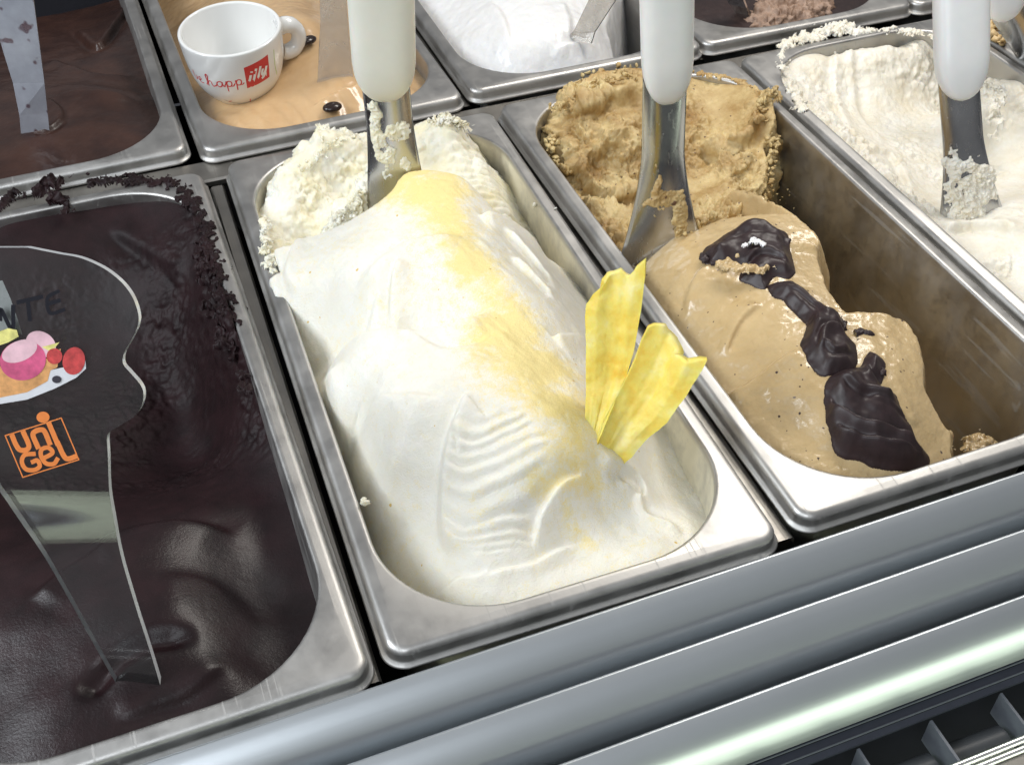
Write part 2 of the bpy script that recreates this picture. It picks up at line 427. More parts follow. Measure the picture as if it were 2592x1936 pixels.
for prof in ([(-6.3, -40), (-6.5, -20), (-6.7, -6), (-7.0, -4.4), (-7.6, -3.9), (-8.6, -4.1), (-11.5, -5.4), (-15, -7.8), (-18.4, -11.2), (-21, -15.2), (-22.8, -19.8), (-23.8, -25), (-24, -36)],
             [(-26.7, -50), (-26.9, -30), (-27.1, -16), (-27.4, -14.4), (-28.0, -13.9), (-29.0, -14.1), (-31.9, -15.4), (-35.4, -17.8), (-38.8, -21.2), (-41.4, -25.2), (-43.2, -29.8), (-44.2, -35), (-44.4, -46)],
             [(-49.1, -60), (-49.3, -40), (-49.5, -26), (-49.8, -24.4), (-50.4, -23.9), (-51.4, -24.1), (-54, -25.3), (-57.4, -27.8), (-60.2, -31), (-62.2, -35), (-63.4, -39.4), (-63.8, -44), (-63.8, -48.5)]):
    V, F = louver(rounded(prof, 9), -330, 700, None)
    part('louver_panel', V, F, M['louver'], case)

mb = MB()      # the dark well below the pans
mb.box((150, 300, -135), (1300, 760, 4)); mb.box((150, -2, -95), (1300, 4, 80)); mb.box((150, 690, -70), (1300, 4, 130))
mb.build('well', M['well'], case, smooth=False)
def bar(x0, y0, x1, y1, w, z=-10.5, h=4):
    d = np.array([x1-x0, y1-y0, 0.]); L = np.linalg.norm(d); d /= L; n = np.array([-d[1], d[0], 0])
    prof = [(-w/2, -h), (-w/2, -1.2), (-w/2+1.2, 0), (w/2-1.2, 0), (w/2, -1.2), (w/2, -h)]
    V = [np.array([x, y, z])+n*a+np.array([0, 0, b]) for (x, y) in ((x0, y0), (x1, y1)) for a, b in prof]
    part('support_bar', V, grid_faces(2, 6), M['bar'], case, smooth=False)
bar(-7.5, -1, -7.5, 352, 8, -11); bar(170.5, 6, 168, 352, 9, -11.5); bar(341.5, 0, 336, 352, 8, -10)
bar(-330, 367, 700, 373, 22, -10)
bar(157.2, 386, 152, 640, 6, -11); bar(323.5, 388, 320, 640, 6, -11)

# air grille under the lowest louver
g = link('air_grille', None, case); g.location = (0, 0, 0)
def gpart(name, v, f, m, smooth=False): return part(name, v, f, m, g, smooth)
def strip(name, y0, z0, y1, z1, m, x0=-200, x1=600, t=1.5):
    V = []
    for x in (x0, x1):
        V += [(x, y0+SL*x, z0), (x, y1+SL*x, z1), (x, y1+SL*x, z1-t), (x, y0+SL*x, z0-t)]
    gpart(name, V, grid_faces(2, 4, False, True), m)
strip('frame_strip', -52, -53.0, -62.0, -54.2, M['grille'])
strip('frame_strip', -62.4, -55.6, -65.4, -56.4, M['grille'])
strip('frame_strip', -65.8, -57.6, -68.2, -58.4, M['grille'])
strip('frame_edge', -62.0, -53.9, -62.4, -54.0, M['grille_light'], t=.8)
strip('frame_edge', -65.4, -56.1, -65.8, -56.2, M['grille_light'], t=.8)
strip('back_plate', -50, -84, -94, -90, M['well'])
for k in range(10):
    x = 101+34.2*(k-2); y = SL*x
    mb = MB(); mb.box((x, -80+y, -64), (1.2, 19, 15)); mb.build('fin', M['grille_light'], g, smooth=False)
    V = []
    for q in np.linspace(0, math.pi, 9):
        for xx in (x+4, x+30): V.append((xx, -83+y-7.0*math.cos(q), -71+7.0*math.sin(q)))
    gpart('roller', V, grid_faces(9, 2), M['roller'], True)
for yy, zz in ((-90.6, -57), (-93.6, -58.5)):
    mb = MB(); mb.tube([(-200, yy-200*SL, zz), (600, yy+600*SL, zz)], 1.5, 12); mb.build('chrome_rail', M['chrome'], g)
strip('front_lip', -95.2, -59, -108, -60, M['bar'])

# ------------------------------------------------------------------ steel pans
PW, PL = 165.0, 360.0
def rrect(x0, y0, x1, y1, r, nc=14, ne=8):
    """closed outline, same count for every radius so rings can be joined"""
    P = []
    cs = [(x1-r, y0+r, -90), (x1-r, y1-r, 0), (x0+r, y1-r, 90), (x0+r, y0+r, 180)]
    for i, (cx, cy, a) in enumerate(cs):
        A = [(cx+r*math.cos(math.radians(a+90*k/nc)), cy+r*math.sin(math.radians(a+90*k/nc))) for k in range(nc+1)]
        nx_, ny_, na = cs[(i+1) % 4]
        B0 = A[-1]; B1 = (nx_+r*math.cos(math.radians(na)), ny_+r*math.sin(math.radians(na)))
        P += A + [(B0[0]+(B1[0]-B0[0])*k/(ne+1), B0[1]+(B1[1]-B0[1])*k/(ne+1)) for k in range(1, ne+1)]
    return np.array(P)
RIM = 8.6; RC = 47.0
def pan_meshes():
    rings = []
    def ring(o, r, z): rings.append(np.c_[rrect(o, o, PW-o, PL-o, r), np.full(4*(15+8), z)])
    ring(-1.0, 9.5, -9.4); ring(-1.5, 10, -8.6); ring(-1.0, 9.5, -7.9); ring(.25, 8.5, -7.3)
    ring(.5, 8, -6); ring(.6, 8, -3.6)
    for a in (15, 35, 55, 75, 90): ring(.6+3.0*(1-math.cos(math.radians(a))), 8-1.5*(a/90), -3.6+3.2*math.sin(math.radians(a)))
    ring(4.6, 6.5, -.25)
    ring(6.2, 30, -.05)
    nr = len(rings)
    outer = np.concatenate(rings); f1 = grid_faces(nr, 92, False, True)
    rings.clear()
    ring(6.2, 30, -.05); ring(RIM-1.6, RC+1, 0)
    for a in (20, 45, 70, 90): ring(RIM-1.6+1.6*math.sin(math.radians(a)), RC+1-a/90, -1.6*(1-math.cos(math.radians(a))))
    for z in (-4, -10, -20, -35, -55, -80): ring(RIM+(-z)*.045, RC-(-z)*.05, z)
    for a in (20, 40, 60, 80, 90): ring(RIM+80*.045+22*(1-math.cos(math.radians(a))), 43-10*(a/90), -80-22*math.sin(math.radians(a)))
    ring(60, 12, -102); ring(78, 3, -102)
    inner = np.concatenate(rings); f2 = grid_faces(len(rings), 92, False, True)
    m1 = np_mesh('rim', outer, f1, M['pan']); m2 = np_mesh('basin', inner, f2, M['pan'])
    return m1, m2
RIM_ME, BASIN_ME = pan_meshes()
PANS = {}
def pan(key, x, y, th, label, z=0, film=None):
    o = thing('gelato_pan', (x, y, z), label, 'pan', 'steel gelato pans in the case')
    o.rotation_euler = (0, 0, th)
    link('rim', RIM_ME, o); b = link('basin', BASIN_ME, o)
    if film: b.material_slots[0].link = 'OBJECT'; b.material_slots[0].material = M[film]
    PANS[key] = (x, y, th)
def pan_sdf(key, X, Y):
    """distance outside the opening of a pan (negative inside), mm"""
    x, y, th = PANS[key]; c, s = math.cos(th), math.sin(th)
    u = (X-x)*c+(Y-y)*s; v = -(X-x)*s+(Y-y)*c
    qx = np.abs(u-PW/2)-(PW/2-RIM-RC); qy = np.abs(v-PL/2)-(PL/2-RIM-RC)
    return np.hypot(np.maximum(qx, 0), np.maximum(qy, 0))+np.minimum(np.maximum(qx, qy), 0)-RC
pan('A', -171.2, -7.1, .022, 'steel pan of dark chocolate gelato under the clear printed sign, front left')
pan('B', 0, 0, 0, 'steel pan holding the white gelato with yellow powder, front centre', film='film_cream')
pan('C', 175.3, 4.2, .016, 'half-emptied steel pan holding the tan gelato topped with dark chocolate', film='film_tan')
pan('D', 343, 6, .016, 'steel pan of scooped white gelato at the right edge, behind the half-emptied pan')
pan('J', 510.5, 6, .016, 'steel pan cut off by the upper right edge, rim smeared with caramel gelato')
pan('E', -182.7, 377, .025, 'steel pan of smooth brown chocolate gelato in the back row, upper left corner')
pan('F', -10.4, 374.6, .033, 'steel pan of coffee gelato that holds the white espresso cup')
pan('G', 159.9, 383.4, .018, 'steel pan of glossy white gelato in the back row')
pan('H', 325.7, 387.6, .010, 'back row steel pan of nearly black chocolate with a pinkish crumble')
pan('I', 490.5, 388, .010, 'back row steel pan of which only one corner shows beside a white handle')

# ------------------------------------------------------------------ gelato as modelled surfaces
def sheet(name, key, hfun, xr, yr, step, mat_, parent, disp=None, spill=None, tint=None, zmin=-96, out=3.0, cut=None):
    nx = int((xr[1]-xr[0])/step)+1; ny = int((yr[1]-yr[0])/step)+1
    X, Y = np.meshgrid(np.linspace(xr[0], xr[1], nx), np.linspace(yr[0], yr[1], ny), indexing='ij')
    Z = np.clip(hfun(X, Y), zmin, 80)
    s = pan_sdf(key, X, Y)
    sp = spill(X, Y) if spill is not None else np.zeros_like(X)
    lim = -2.2-1.2*np.maximum(s+.6, 0)
    soft = np.minimum(Z, lim)
    Z = np.where(s > -.6, soft*(1-sp)+Z*sp, Z)
    if disp is not None:
        gx, gy = np.gradient(Z, step); nl = np.sqrt(gx*gx+gy*gy+1)
        D = disp(X, Y, Z, gx, gy)*(1-sstep(-2.5, .2, s)*(1-sp))
        X = X-gx/nl*D; Y = Y-gy/nl*D; Z = Z+D/nl
    keep = (s < out) | (sp > .05)
    if cut is not None: keep &= cut(X, Y, Z)
    F = grid_faces(nx, ny)
    F = F[keep.ravel()[F].all(1)]
    used = np.zeros(nx*ny, bool); used[F.ravel()] = True
    idx = np.cumsum(used)-1
    V = np.stack([X.ravel(), Y.ravel(), Z.ravel()], 1)[used]
    at = None
    if tint is not None: at = {'tint': tint(X, Y, Z).ravel()[used]}
    return part(name, V, idx[F], mat_, parent, attrs=at)

def crumble(big, small, s1, s2, seed=0, thr=0.0):
    """torn, grainy surface: rounded lumps and pits at two sizes"""
    def f(X, Y, Z, gx, gy):
        a = fbm(X, Y, Z, s1, 3, .55, seed)
        b = fbm(X, Y, Z, s2, 4, .6, seed+3)
        return big*(np.abs(a)*2-.35)+small*(b+.55*np.abs(fbm(X, Y, Z, s2*.55, 2, .5, seed+8))-.2)
    return f

_ico = bmesh.new(); bmesh.ops.create_icosphere(_ico, subdivisions=2, radius=1)
ICO_V = np.array([v.co[:] for v in _ico.verts]); ICO_F = np.array([[v.index for v in f.verts] for f in _ico.faces]); _ico.free()
def crumbs(parent, mat_, pts, seed=1):
    """pts: (x,y,z,radius) flakes joined as one loose scatter"""
    r = np.random.default_rng(seed); V = []; F = []; n = 0
    for (x, y, z, rad) in pts:
        sc = r.uniform(.35, 1.35, 3)*rad; a = r.uniform(0, 6.28); c_, s_ = math.cos(a), math.sin(a)
        o = r.uniform(0, 99, 3); q = ICO_V*1.7+o
        P = ICO_V*(1+.55*noise3(q[:, 0], q[:, 1], q[:, 2])+.3*noise3(q[:, 0]*2.3, q[:, 1]*2.3, q[:, 2]*2.3))[:, None]*sc
        P = P @ np.array([[c_, s_, 0], [-s_, c_, 0], [0, 0, 1]])
        V.append(P+np.array([x, y, z])); F.append(ICO_F+n); n += len(ICO_V)
    return part('crumbs', np.concatenate(V), np.concatenate(F), mat_, parent, kind='stuff')
def along(path, n, jit, rad, zj=0, seed=0):
    r = np.random.default_rng(seed); P = np.array(path, float); out = []
    L = np.r_[0, np.cumsum(np.linalg.norm(np.diff(P, axis=0), axis=1))]
    for i in range(n):
        t = r.uniform(0, L[-1]); k = min(np.searchsorted(L, t, 'right')-1, len(P)-2); f = (t-L[k])/(L[k+1]-L[k])
        p = P[k]*(1-f)+P[k+1]*f+np.r_[r.normal(0, jit, 2), abs(r.normal(0, zj))]
        out.append((*p, r.uniform(rad[0], rad[1])))
    return out

def smear(parent, mat_, path, width, thick, seed, cell=4.0, step=.45, bias=.1, lean=0.0):
    """a torn streak of gelato stuck along a path: ragged outline, holes, uneven thickness"""
    P = np.array(path, float); lo = P[:, :2].min(0)-width*1.6; hi = P[:, :2].max(0)+width*1.6
    nx, ny = int((hi[0]-lo[0])/step)+1, int((hi[1]-lo[1])/step)+1
    X, Y = np.meshgrid(np.linspace(lo[0], hi[0], nx), np.linspace(lo[1], hi[1], ny), indexing='ij')
    d, t = polydist(X, Y, P); Ls = np.r_[0, np.cumsum(np.linalg.norm(np.diff(P[:, :2], axis=0), axis=1))]
    zb = np.interp(t*Ls[-1], Ls, P[:, 2])
    f = 1-np.abs(d)/width-(1-bias)+.5+1.5*fbm(X, Y, 0*X, cell, 3, .6, seed)-.4*(sstep(.06, 0, t)+sstep(.94, 1, t))
    g2 = np.abs(fbm(X, Y, 0*X+seed, cell*.55, 3, .6, seed+4))
    Z = zb+np.where(f > 0, thick*np.sqrt(np.maximum(f, 0))*(.45+1.5*g2), -1.0+f)
    X2 = X+.5*thick*fbm(X, Y, Z, cell*.6, 2, .5, seed+7); Y2 = Y+.5*thick*fbm(X, Y, Z, cell*.6, 2, .5, seed+9)-lean*(Z-zb)
    keep = f > -.25; F = grid_faces(nx, ny); F = F[keep.ravel()[F].all(1)]
    if not len(F): return None
    used = np.zeros(nx*ny, bool); used[F.ravel()] = True; idx = np.cumsum(used)-1
    return part('smear', np.stack([X2.ravel(), Y2.ravel(), Z.ravel()], 1)[used], idx[F], mat_, parent)

# ---- front centre: white pineapple gelato, a fresh mound in front of a scooped-out rest
gB = thing('gelato', (80, 150, -95), 'white gelato dusted with a band of yellow powder, piled in swirls', 'gelato')
hB = TPS([(10,233.8,6), (14.6,214.8,4), (16.4,191.5,-14), (13.8,151.6,0), (13.9,133.3,-4), (15.5,122.3,-18), (14.5,96.8,-22), (19,67.4,-22), (31,38.7,-16), (46,23.9,-12), (73.4,18.1,-12), (103.4,17.4,-12), (128.5,26,-15),
    (27.6,235.8,13), (36,198,22), (62.6,208.2,30), (92.5,220,34), (61.9,166.5,27), (47.9,158.1,21), (88.1,177,34), (103.1,154.3,30), (122.2,181.1,22), (131.8,174.2,13), (90,142.9,26), (33,163.9,11), (56.8,151.5,18),
    (132.7,161,11), (131.7,137.6,8), (127.6,116.5,8), (120.2,90.9,10),
    (30.6,135.7,17), (46.3,114.2,25), (68.1,109.6,30), (84.5,102.3,31), (97.3,85.9,25), (37.8,87.2,17), (26.8,86.2,8), (57.5,83.8,27), (51.9,68,17), (46.9,54.4,5), (41.8,40.2,-6), (71.8,67.3,24), (66.5,52.9,13), (61.8,40.3,0), (88.5,57.8,19), (86.1,46,4), (80.1,35.4,-8), (108.6,60.8,10), (118.2,57.2,0), (104.7,44.8,-8), (133,58.6,-16), (136,41.3,-17),
    (24.5,115.4,9), (24,81.2,-9), (28.5,62.3,-11), (25.1,173.8,-2), (21.6,255.9,8), (40.8,249.8,16), (69.3,250.8,27), (86,260,33), (110.8,246.9,31), (123.2,221.2,20),
    (154,110,-14), (154,150,-13), (154,190,-12), (153,230,-12), (150,265,-12)], .002)
phB = TPS([(57.5,82.3,20)[:2]+(1,), (61.9,78.9,20)[:2]+(1,), (69.8,78.8,20)[:2]+(1,), (76.5,79.7,21)[:2]+(1,),
    (53.3,77,17)[:2]+(2,), (59.9,73.3,16)[:2]+(2,), (67.6,72.7,17)[:2]+(2,), (78.5,74.4,20)[:2]+(2,),
    (51.4,73.7,15)[:2]+(3,), (58.8,70.2,15)[:2]+(3,), (70.3,69.5,16)[:2]+(3,), (81.6,72,18)[:2]+(3,),
    (47.4,71.3,13)[:2]+(4,), (52.3,67.3,12)[:2]+(4,), (60.9,65.2,13)[:2]+(4,), (72.7,65.2,14)[:2]+(4,), (85,66.1,15)[:2]+(4,),
    (44.6,67.8,10)[:2]+(5,), (48.5,63.1,9)[:2]+(5,), (58.8,59.3,9)[:2]+(5,), (70.9,60.1,10)[:2]+(5,), (86.9,60.8,12)[:2]+(5,),
    (41.5,63.4,6)[:2]+(6,), (46.3,57.2,4)[:2]+(6,), (56.3,52.5,4)[:2]+(6,), (68.4,53.3,6)[:2]+(6,), (85,55.8,9)[:2]+(6,),
    (39,58.7,2)[:2]+(7,), (44.3,51.4,0)[:2]+(7,), (54.1,46.3,0)[:2]+(7,), (65.5,45.7,1)[:2]+(7,), (78.3,48.5,5)[:2]+(7,),
    (36.9,55,-1)[:2]+(8,), (41.5,48.1,-3)[:2]+(8,), (52.6,42,-3)[:2]+(8,), (63.8,40.9,-2)[:2]+(8,), (72,40,-1)[:2]+(8,),
    (36.5,51.8,-4)[:2]+(9,), (41.8,44.4,-4)[:2]+(9,), (51.8,40,-5)[:2]+(9,), (69.5,35.6,-4)[:2]+(9,),
    (36.3,48.8,-5)[:2]+(10,), (42.6,42.4,-6)[:2]+(10,), (50.9,37.3,-6)[:2]+(10,), (68.8,33.6,-6)[:2]+(10,),
    (36.8,45.5,-6)[:2]+(11,), (43.7,38.9,-7)[:2]+(11,), (53.7,34.6,-8)[:2]+(11,), (68,31.3,-7)[:2]+(11,)], .0005)
shell = [(58.6,85.3,22), (82.5,80.9,22), (89.5,65.5,15), (85.7,55.6,9), (74.4,43.3,0), (69.5,32.3,-7), (52.9,32.4,-8), (35.7,44.8,-7), (35.5,54.4,-2), (39.7,64,6), (46.3,76.1,14), (52.6,84.1,20)]
backB = smooth_path([(-10,262), (21.6,255.9,8), (40.8,249.8,16), (69.6,252.1,27), (85.7,261.5,33), (111.2,248.1,31), (123.9,223.2,20), (128.6,218.7,18), (148.5,210.6,12), (170,215)], 60)
def mound_B(X, Y):
    z = hB(X, Y)
    z = z + 1.8*fbm(X, Y, 0*X, 30, 2, .5, 2) + .7*fbm(X, Y, 0*X, 11, 2, .5, 5) + .18*fbm(X, Y, 0*X, 3.2, 2, .5, 15)
    # faint pulled streaks left by the spatula
    z = z + .22*fbm(X*.9+Y*.25, Y*.12-X*.1, 0*X, 2.6, 2, .5, 9)*sstep(60, 120, Y)
    # lip of the front scoop lying over the one behind
    z += fold(X, Y, [(14,174.4,-2), (24.8,169.5,4), (39.8,155.6,12), (59.8,146.4,19), (78.8,142.7,24), (93.8,147.3,27)], 7.0, 16, .8, -1, 9)
    z += fold(X, Y, [(61.7,190.8,28), (55.5,183.8,27), (50.3,173.6,25), (46.9,160.7,22), (50.1,151.1,19)], 3.8, 8, .45, 1, 4.5)
    z += fold(X, Y, [(47.6,180.9,23), (40.5,173.1,17), (36.1,166.7,12)], 1.0, 5, .5, 1)
    z += fold(X, Y, [(68.5,92.2,29), (61.3,92.4,28), (55.3,86.7,25), (50.1,81.7,22), (44.9,74.3,16), (40.1,64.8,8), (36.9,55.6,2), (37.6,48.1,-3), (44.8,37.4,-7)], 3.6, 9, .5, 1, 6)
    z += fold(X, Y, [(51.8,82.6,22), (52.6,75.8,20), (50.2,71.8,18)], 1.2, 3, .4, 1)
    # crumpled fold on the far right
    z += fold(X, Y, [(107.6,215,28), (121.2,215.5,22), (133.4,214.5,19), (144.7,210.6,13)], 6.0, 8, .8, -1, 6)
    z += fold(X, Y, [(118.3,207.2,22), (123.6,191.5,20), (126.4,176,16), (129.1,161.1,12)], 4.5, 6, .8, 1, 5)
    z += fold(X, Y, [(112,179.3,26), (118.8,165.6,20), (125.2,151.3,12)], 3.4, 5, .7, 1, 4)
    z += fold(X, Y, [(112.7,125.3,18), (123.5,129.5,15), (133.1,132.8,10)], 4.5, 8, .7, -1, 6)
    z += fold(X, Y, [(35.5,188.4,18), (57.3,198.5,27), (78.8,199.1,32), (94.8,190.2,34)], 2.6, 14, 1.2, -1, 9)
    z += fold(X, Y, [(10,126.2,4), (26.3,119.4,16), (40.4,108.3,24), (52.7,94.3,27)], 2.4, 12, 1.0, -1, 8)
    z += fold(X, Y, [(52.8,144.9,19), (62.9,127.2,25), (79.2,124,28), (94.9,131.6,28)], 1.8, 10, .8, -1, 6)
    # left edge flaps
    z += fold(X, Y, [(13.3,159.6,2), (11.9,141.3,4), (13.9,126.4,1), (16.6,121.9,-3)], 5.0, 7, .5, 1, 5)
    z += fold(X, Y, [(22.6,259.1,10), (12.5,239,6), (9.6,228.6,4), (12,214.6,2)], 3.0, 7, .6, 1, 4)
    # broken front face and ragged foot
    z += fold(X, Y, [(101.6,54.4,12), (87.5,49.8,8), (75.8,42.8,3), (68.8,32.3,-4)], 3.2, 9, .5, 1, 5)
    z += fold(X, Y, [(46.2,29.9,-9), (55.6,28.9,-9), (67.3,28.3,-9), (80.8,32.1,-9), (89.3,32.8,-9)], 1.6, 4, .4, -1, 3)
    z += fold(X, Y, [(26.4,35.2,-11), (37.1,35.3,-10), (44.6,31.2,-9), (50.6,31.5,-9)], 1.4, 4, .4, -1, 3)
    z += fold(X, Y, [(108.2,54.9,9), (125.5,58.4,-4), (127.4,52.1,-10), (120.1,45.4,-12)], 3.2, 5, .5, 1, 4)
    z += fold(X, Y, [(115,54.7,-2), (124.4,50.3,-10), (124.4,40.2,-14), (132.2,33.6,-16), (134.9,25.4,-17)], 2.6, 4, .5, -1, 4)
    # comb marks of the front swirl
    m = sstep(0, 5, poly_sdf(X, Y, shell))
    p = phB(X, Y)+.22*fbm(X, Y, 0*X, 14, 2, .5, 21); fr = p-np.floor(p)
    rid = np.where(fr < .62, fr/.62, (1-fr)/.38)
    rid = rid*rid*(3-2*rid)
    amp = np.where(p < 3.5, .95, np.where(p < 7.5, 1.6, .85))*(.65+.6*np.sin(np.floor(p)*2.1)**2)*(1+.7*fbm(X, Y, 0*X, 16, 2, .5, 23))
    z += m*amp*(rid-.5)
    # the mound breaks off behind
    d, t = polydist(X, Y, backB)
    z -= np.maximum(d+1.5, 0)**1.2*3.2
    return z
band = smooth_path([(80.8,255,33), (91.5,244.7,34), (95.4,227.6,34), (91.9,199.3,34), (93,170.8,33), (97.1,147,29), (94.7,124.9,28), (97,107.5,28), (99.2,88.2,25), (98.8,73.7,22), (97.8,63,16)], 60)
def powder_B(X, Y, Z):
    d, t = polydist(X, Y, band)
    w = 17+4*np.sin(t*9+1)-4*sstep(0, .12, .12-t)+3.0*sstep(.5, .9, t)
    w = w*np.where(d < 0, 1.15, .9)
    k = np.exp(-(np.abs(d)/w)**1.8)*.95
    k *= 1-.4*sstep(.78, 1, t)
    k *= .72+.5*fbm(X*.6, Y, 0*X, 13, 3, .6, 4)+.15
    e, t2 = polydist(X, Y, [(86.8,258.1,34), (103.6,255.4,34), (111.5,246.6,31)]); k = np.maximum(k, .95*np.exp(-(e/3.5)**2))
    e, t2 = polydist(X, Y, [(87.9,42.7,4), (89.4,36.1,-1), (95.2,29.8,-8)]); k = np.maximum(k, .42*np.exp(-(e/5)**2))
    e, t2 = polydist(X, Y, [(76.2,51.9,13), (93.8,50.6,16), (105.2,53,12)]); k = np.maximum(k, .5*np.exp(-(e/6)**2))
    k = np.maximum(k, .34*np.exp(-(np.abs(d)/36)**2)); k = np.maximum(k, .16+.1*fbm(X, Y, 0*X, 25, 2))
    return k
sheet('mound', 'B', mound_B, (2, 162), (6, 300), .55, M['pineapple_ice'], gB,
      disp=lambda X, Y, Z, gx, gy: .10*fbm(X, Y, Z, 1.6, 2, .5), tint=powder_B,
      spill=lambda X, Y: sstep(196, 206, Y)*sstep(246, 236, Y)*sstep(30, 20, X)*sstep(1.5, 3.5, X+.6*fbm(X, Y, 0*X, 5, 2)*3), cut=lambda X, Y, Z: Z > -60)
hB2 = TPS([(10,338,-30), (20,330,-8), (18.7,328,-8), (22.9,327.9,2), (36,323.1,8), (54.8,329.9,18), (65.8,331.8,16), (79.4,333.7,12), (99.1,336.7,6), (116.4,326.8,14), (122.7,319,20), (132.5,319.8,16), (135.6,317.4,6), (140.9,304.3,0), (141.8,283,-6), (143.4,272.1,-12), (142.3,257.6,-18),
    (10.5,292.7,-8), (9.5,271.8,-12), (10.9,254,-12), (31.8,300.4,-6), (48.3,310.7,2), (28.5,294.2,-20), (52.8,313.2,-10), (62.8,308.1,-6), (75.7,313.6,0), (80,327.9,6), (62.2,279.7,6), (51.5,282,-2), (41.1,299.5,-14),
    (118.3,316.7,4), (123.9,291.6,-4), (130,269.2,-10), (109.2,287.5,2), (60,220,-15), (100,220,-15), (140,200,-25), (10,200,-20), (80,352,-2), (150,320,-16), (152,280,-22)], .002)
def rest_B(X, Y):
    z = hB2(X, Y)
    z += fold(X, Y, [(30.2,301.2,0), (43.4,299.5,4), (58.7,306.9,8), (73.8,313,10)], 4, 8, 1.2, -1, 6)
    z += fold(X, Y, [(56.6,267.9,6), (60.5,275.6,12), (67.9,288.6,14), (81.7,301.5,12)], 7, 6, 1, -1, 5)
    d, t = polydist(X, Y, [(40, 349), (75, 352), (110, 350)])
    m = sstep(.45, .75, (X-80)/70)   # right block keeps the comb-like scrape marks
    z += m*.9*np.sin((Y*.95+X*.35+2.2*fbm(X, Y, 0*X, 12, 2))*1.45)*sstep(240, 265, Y)*sstep(335, 315, Y)
    return z
sheet('scooped_rest', 'B', rest_B, (4, 160), (205, 354), .55, M['pineapple_old'], gB,
      disp=lambda X, Y, Z, gx, gy: crumble(3.6, 1.5, 14, 2.4, 1)(X, Y, Z, gx, gy)*np.clip(.8+1.1*fbm(X, Y, Z, 22, 2, .5, 33), .3, 1.2)*(.4+.6*sstep(.8, .3, (X-70)/70)),
      spill=lambda X, Y: sstep(341, 345, Y)*sstep(358, 356, Y)*(sstep(34, 42, X)*sstep(84, 76, X)+sstep(112, 118, X)*sstep(142, 134, X)), out=2)
crumbs(gB, M['pineapple_old'], along([(10.9,286.7,2), (5.4,262.1,2), (5.6,240.9,2)], 26, .9, (.5, 1.3), .6, 3)
    + along([(53.5,334.8,20), (53.7,320.7,16), (65.5,330.2,17), (34.6,315.3,10)], 30, 2.2, (.5, 1.5), 1.0, 4)
    + along([(117.4,329.3,17), (124.7,320.8,21), (133.5,318.5,15)], 46, 1.6, (.7, 2.0), 1.2, 5)
    + along([(55.1,259.3,12), (59.1,268.2,17), (68.5,278.6,20), (73.6,285.5,22)], 30, 1.7, (.6, 1.6), 1.0, 6)
    + along([(39.7,251,14), (54.1,264.9,13), (58.1,265.7,13)], 15, 1.8, (.6, 1.6), 1.0, 7)
    + [(*(157.6,260,-4), 1.6), (*(155,258.2,-4), 1.0), (*(159.2,259.8,-3), .8), (*(10.9,75.4,1), 1.6), (*(10.8,77.4,1), 1.1), (*(162.4,245.6,0.4), .9)], 3)

# ---- front right: tan hazelnut gelato, fresh mound in front, torn rest behind
gC = thing('gelato', (250, 150, -95), 'tan hazelnut gelato with dark specks, torn at the back and smooth in front', 'gelato')
hC = TPS([(192.2,197.1,-8), (189.2,164.9,-8), (188,130.7,-8), (187.5,95.6,-8), (188.6,70.7,-8), (193.7,50.3,-8), (204.7,33.9,-7), (223.1,26,-8), (248.1,23.9,-10), (263.5,27.2,-14),
    (208.4,196.1,2), (229.4,195.6,6), (199.8,162.2,3), (219.3,161.4,10), (235.6,163.3,13), (249.9,160.7,14), (264.9,156.5,13), (264.9,144.1,10), (201.6,130.4,3), (218.9,131.2,9), (232.6,120.7,13), (248.7,117.3,11), (248.1,107.6,10),
    (198.8,100.4,-1), (212,91.6,8), (230.9,92.3,13), (251.9,97.6,11), (266.9,93.2,10), (277.9,85.6,7), (276.1,72.4,4), (198,76.2,-3), (209.8,66.1,5), (227,69,11), (245.8,67.6,9), (262.9,62.5,5), (267.6,56.5,0),
    (202.6,54.5,-5), (214.6,45.7,2), (233.8,46.7,3), (251.4,43.3,0), (267.8,47.9,-4), (211.2,37.7,-5), (230.9,32.7,-3), (251.6,34.2,-6), (266.1,36,-10)], .002)
edgeC = smooth_path([(258,300), (272.3,167.5,8), (269.2,150.1,9), (260.8,132.3,8), (256.3,115.9,7), (257.8,102.1,8), (269.7,97.1,9), (280.2,90.9,7), (280.3,75.5,3), (274.1,61.9,-1), (270.4,51.3,-5), (271.5,40.3,-10), (272.6,31.5,-14), (252,2)], 60)
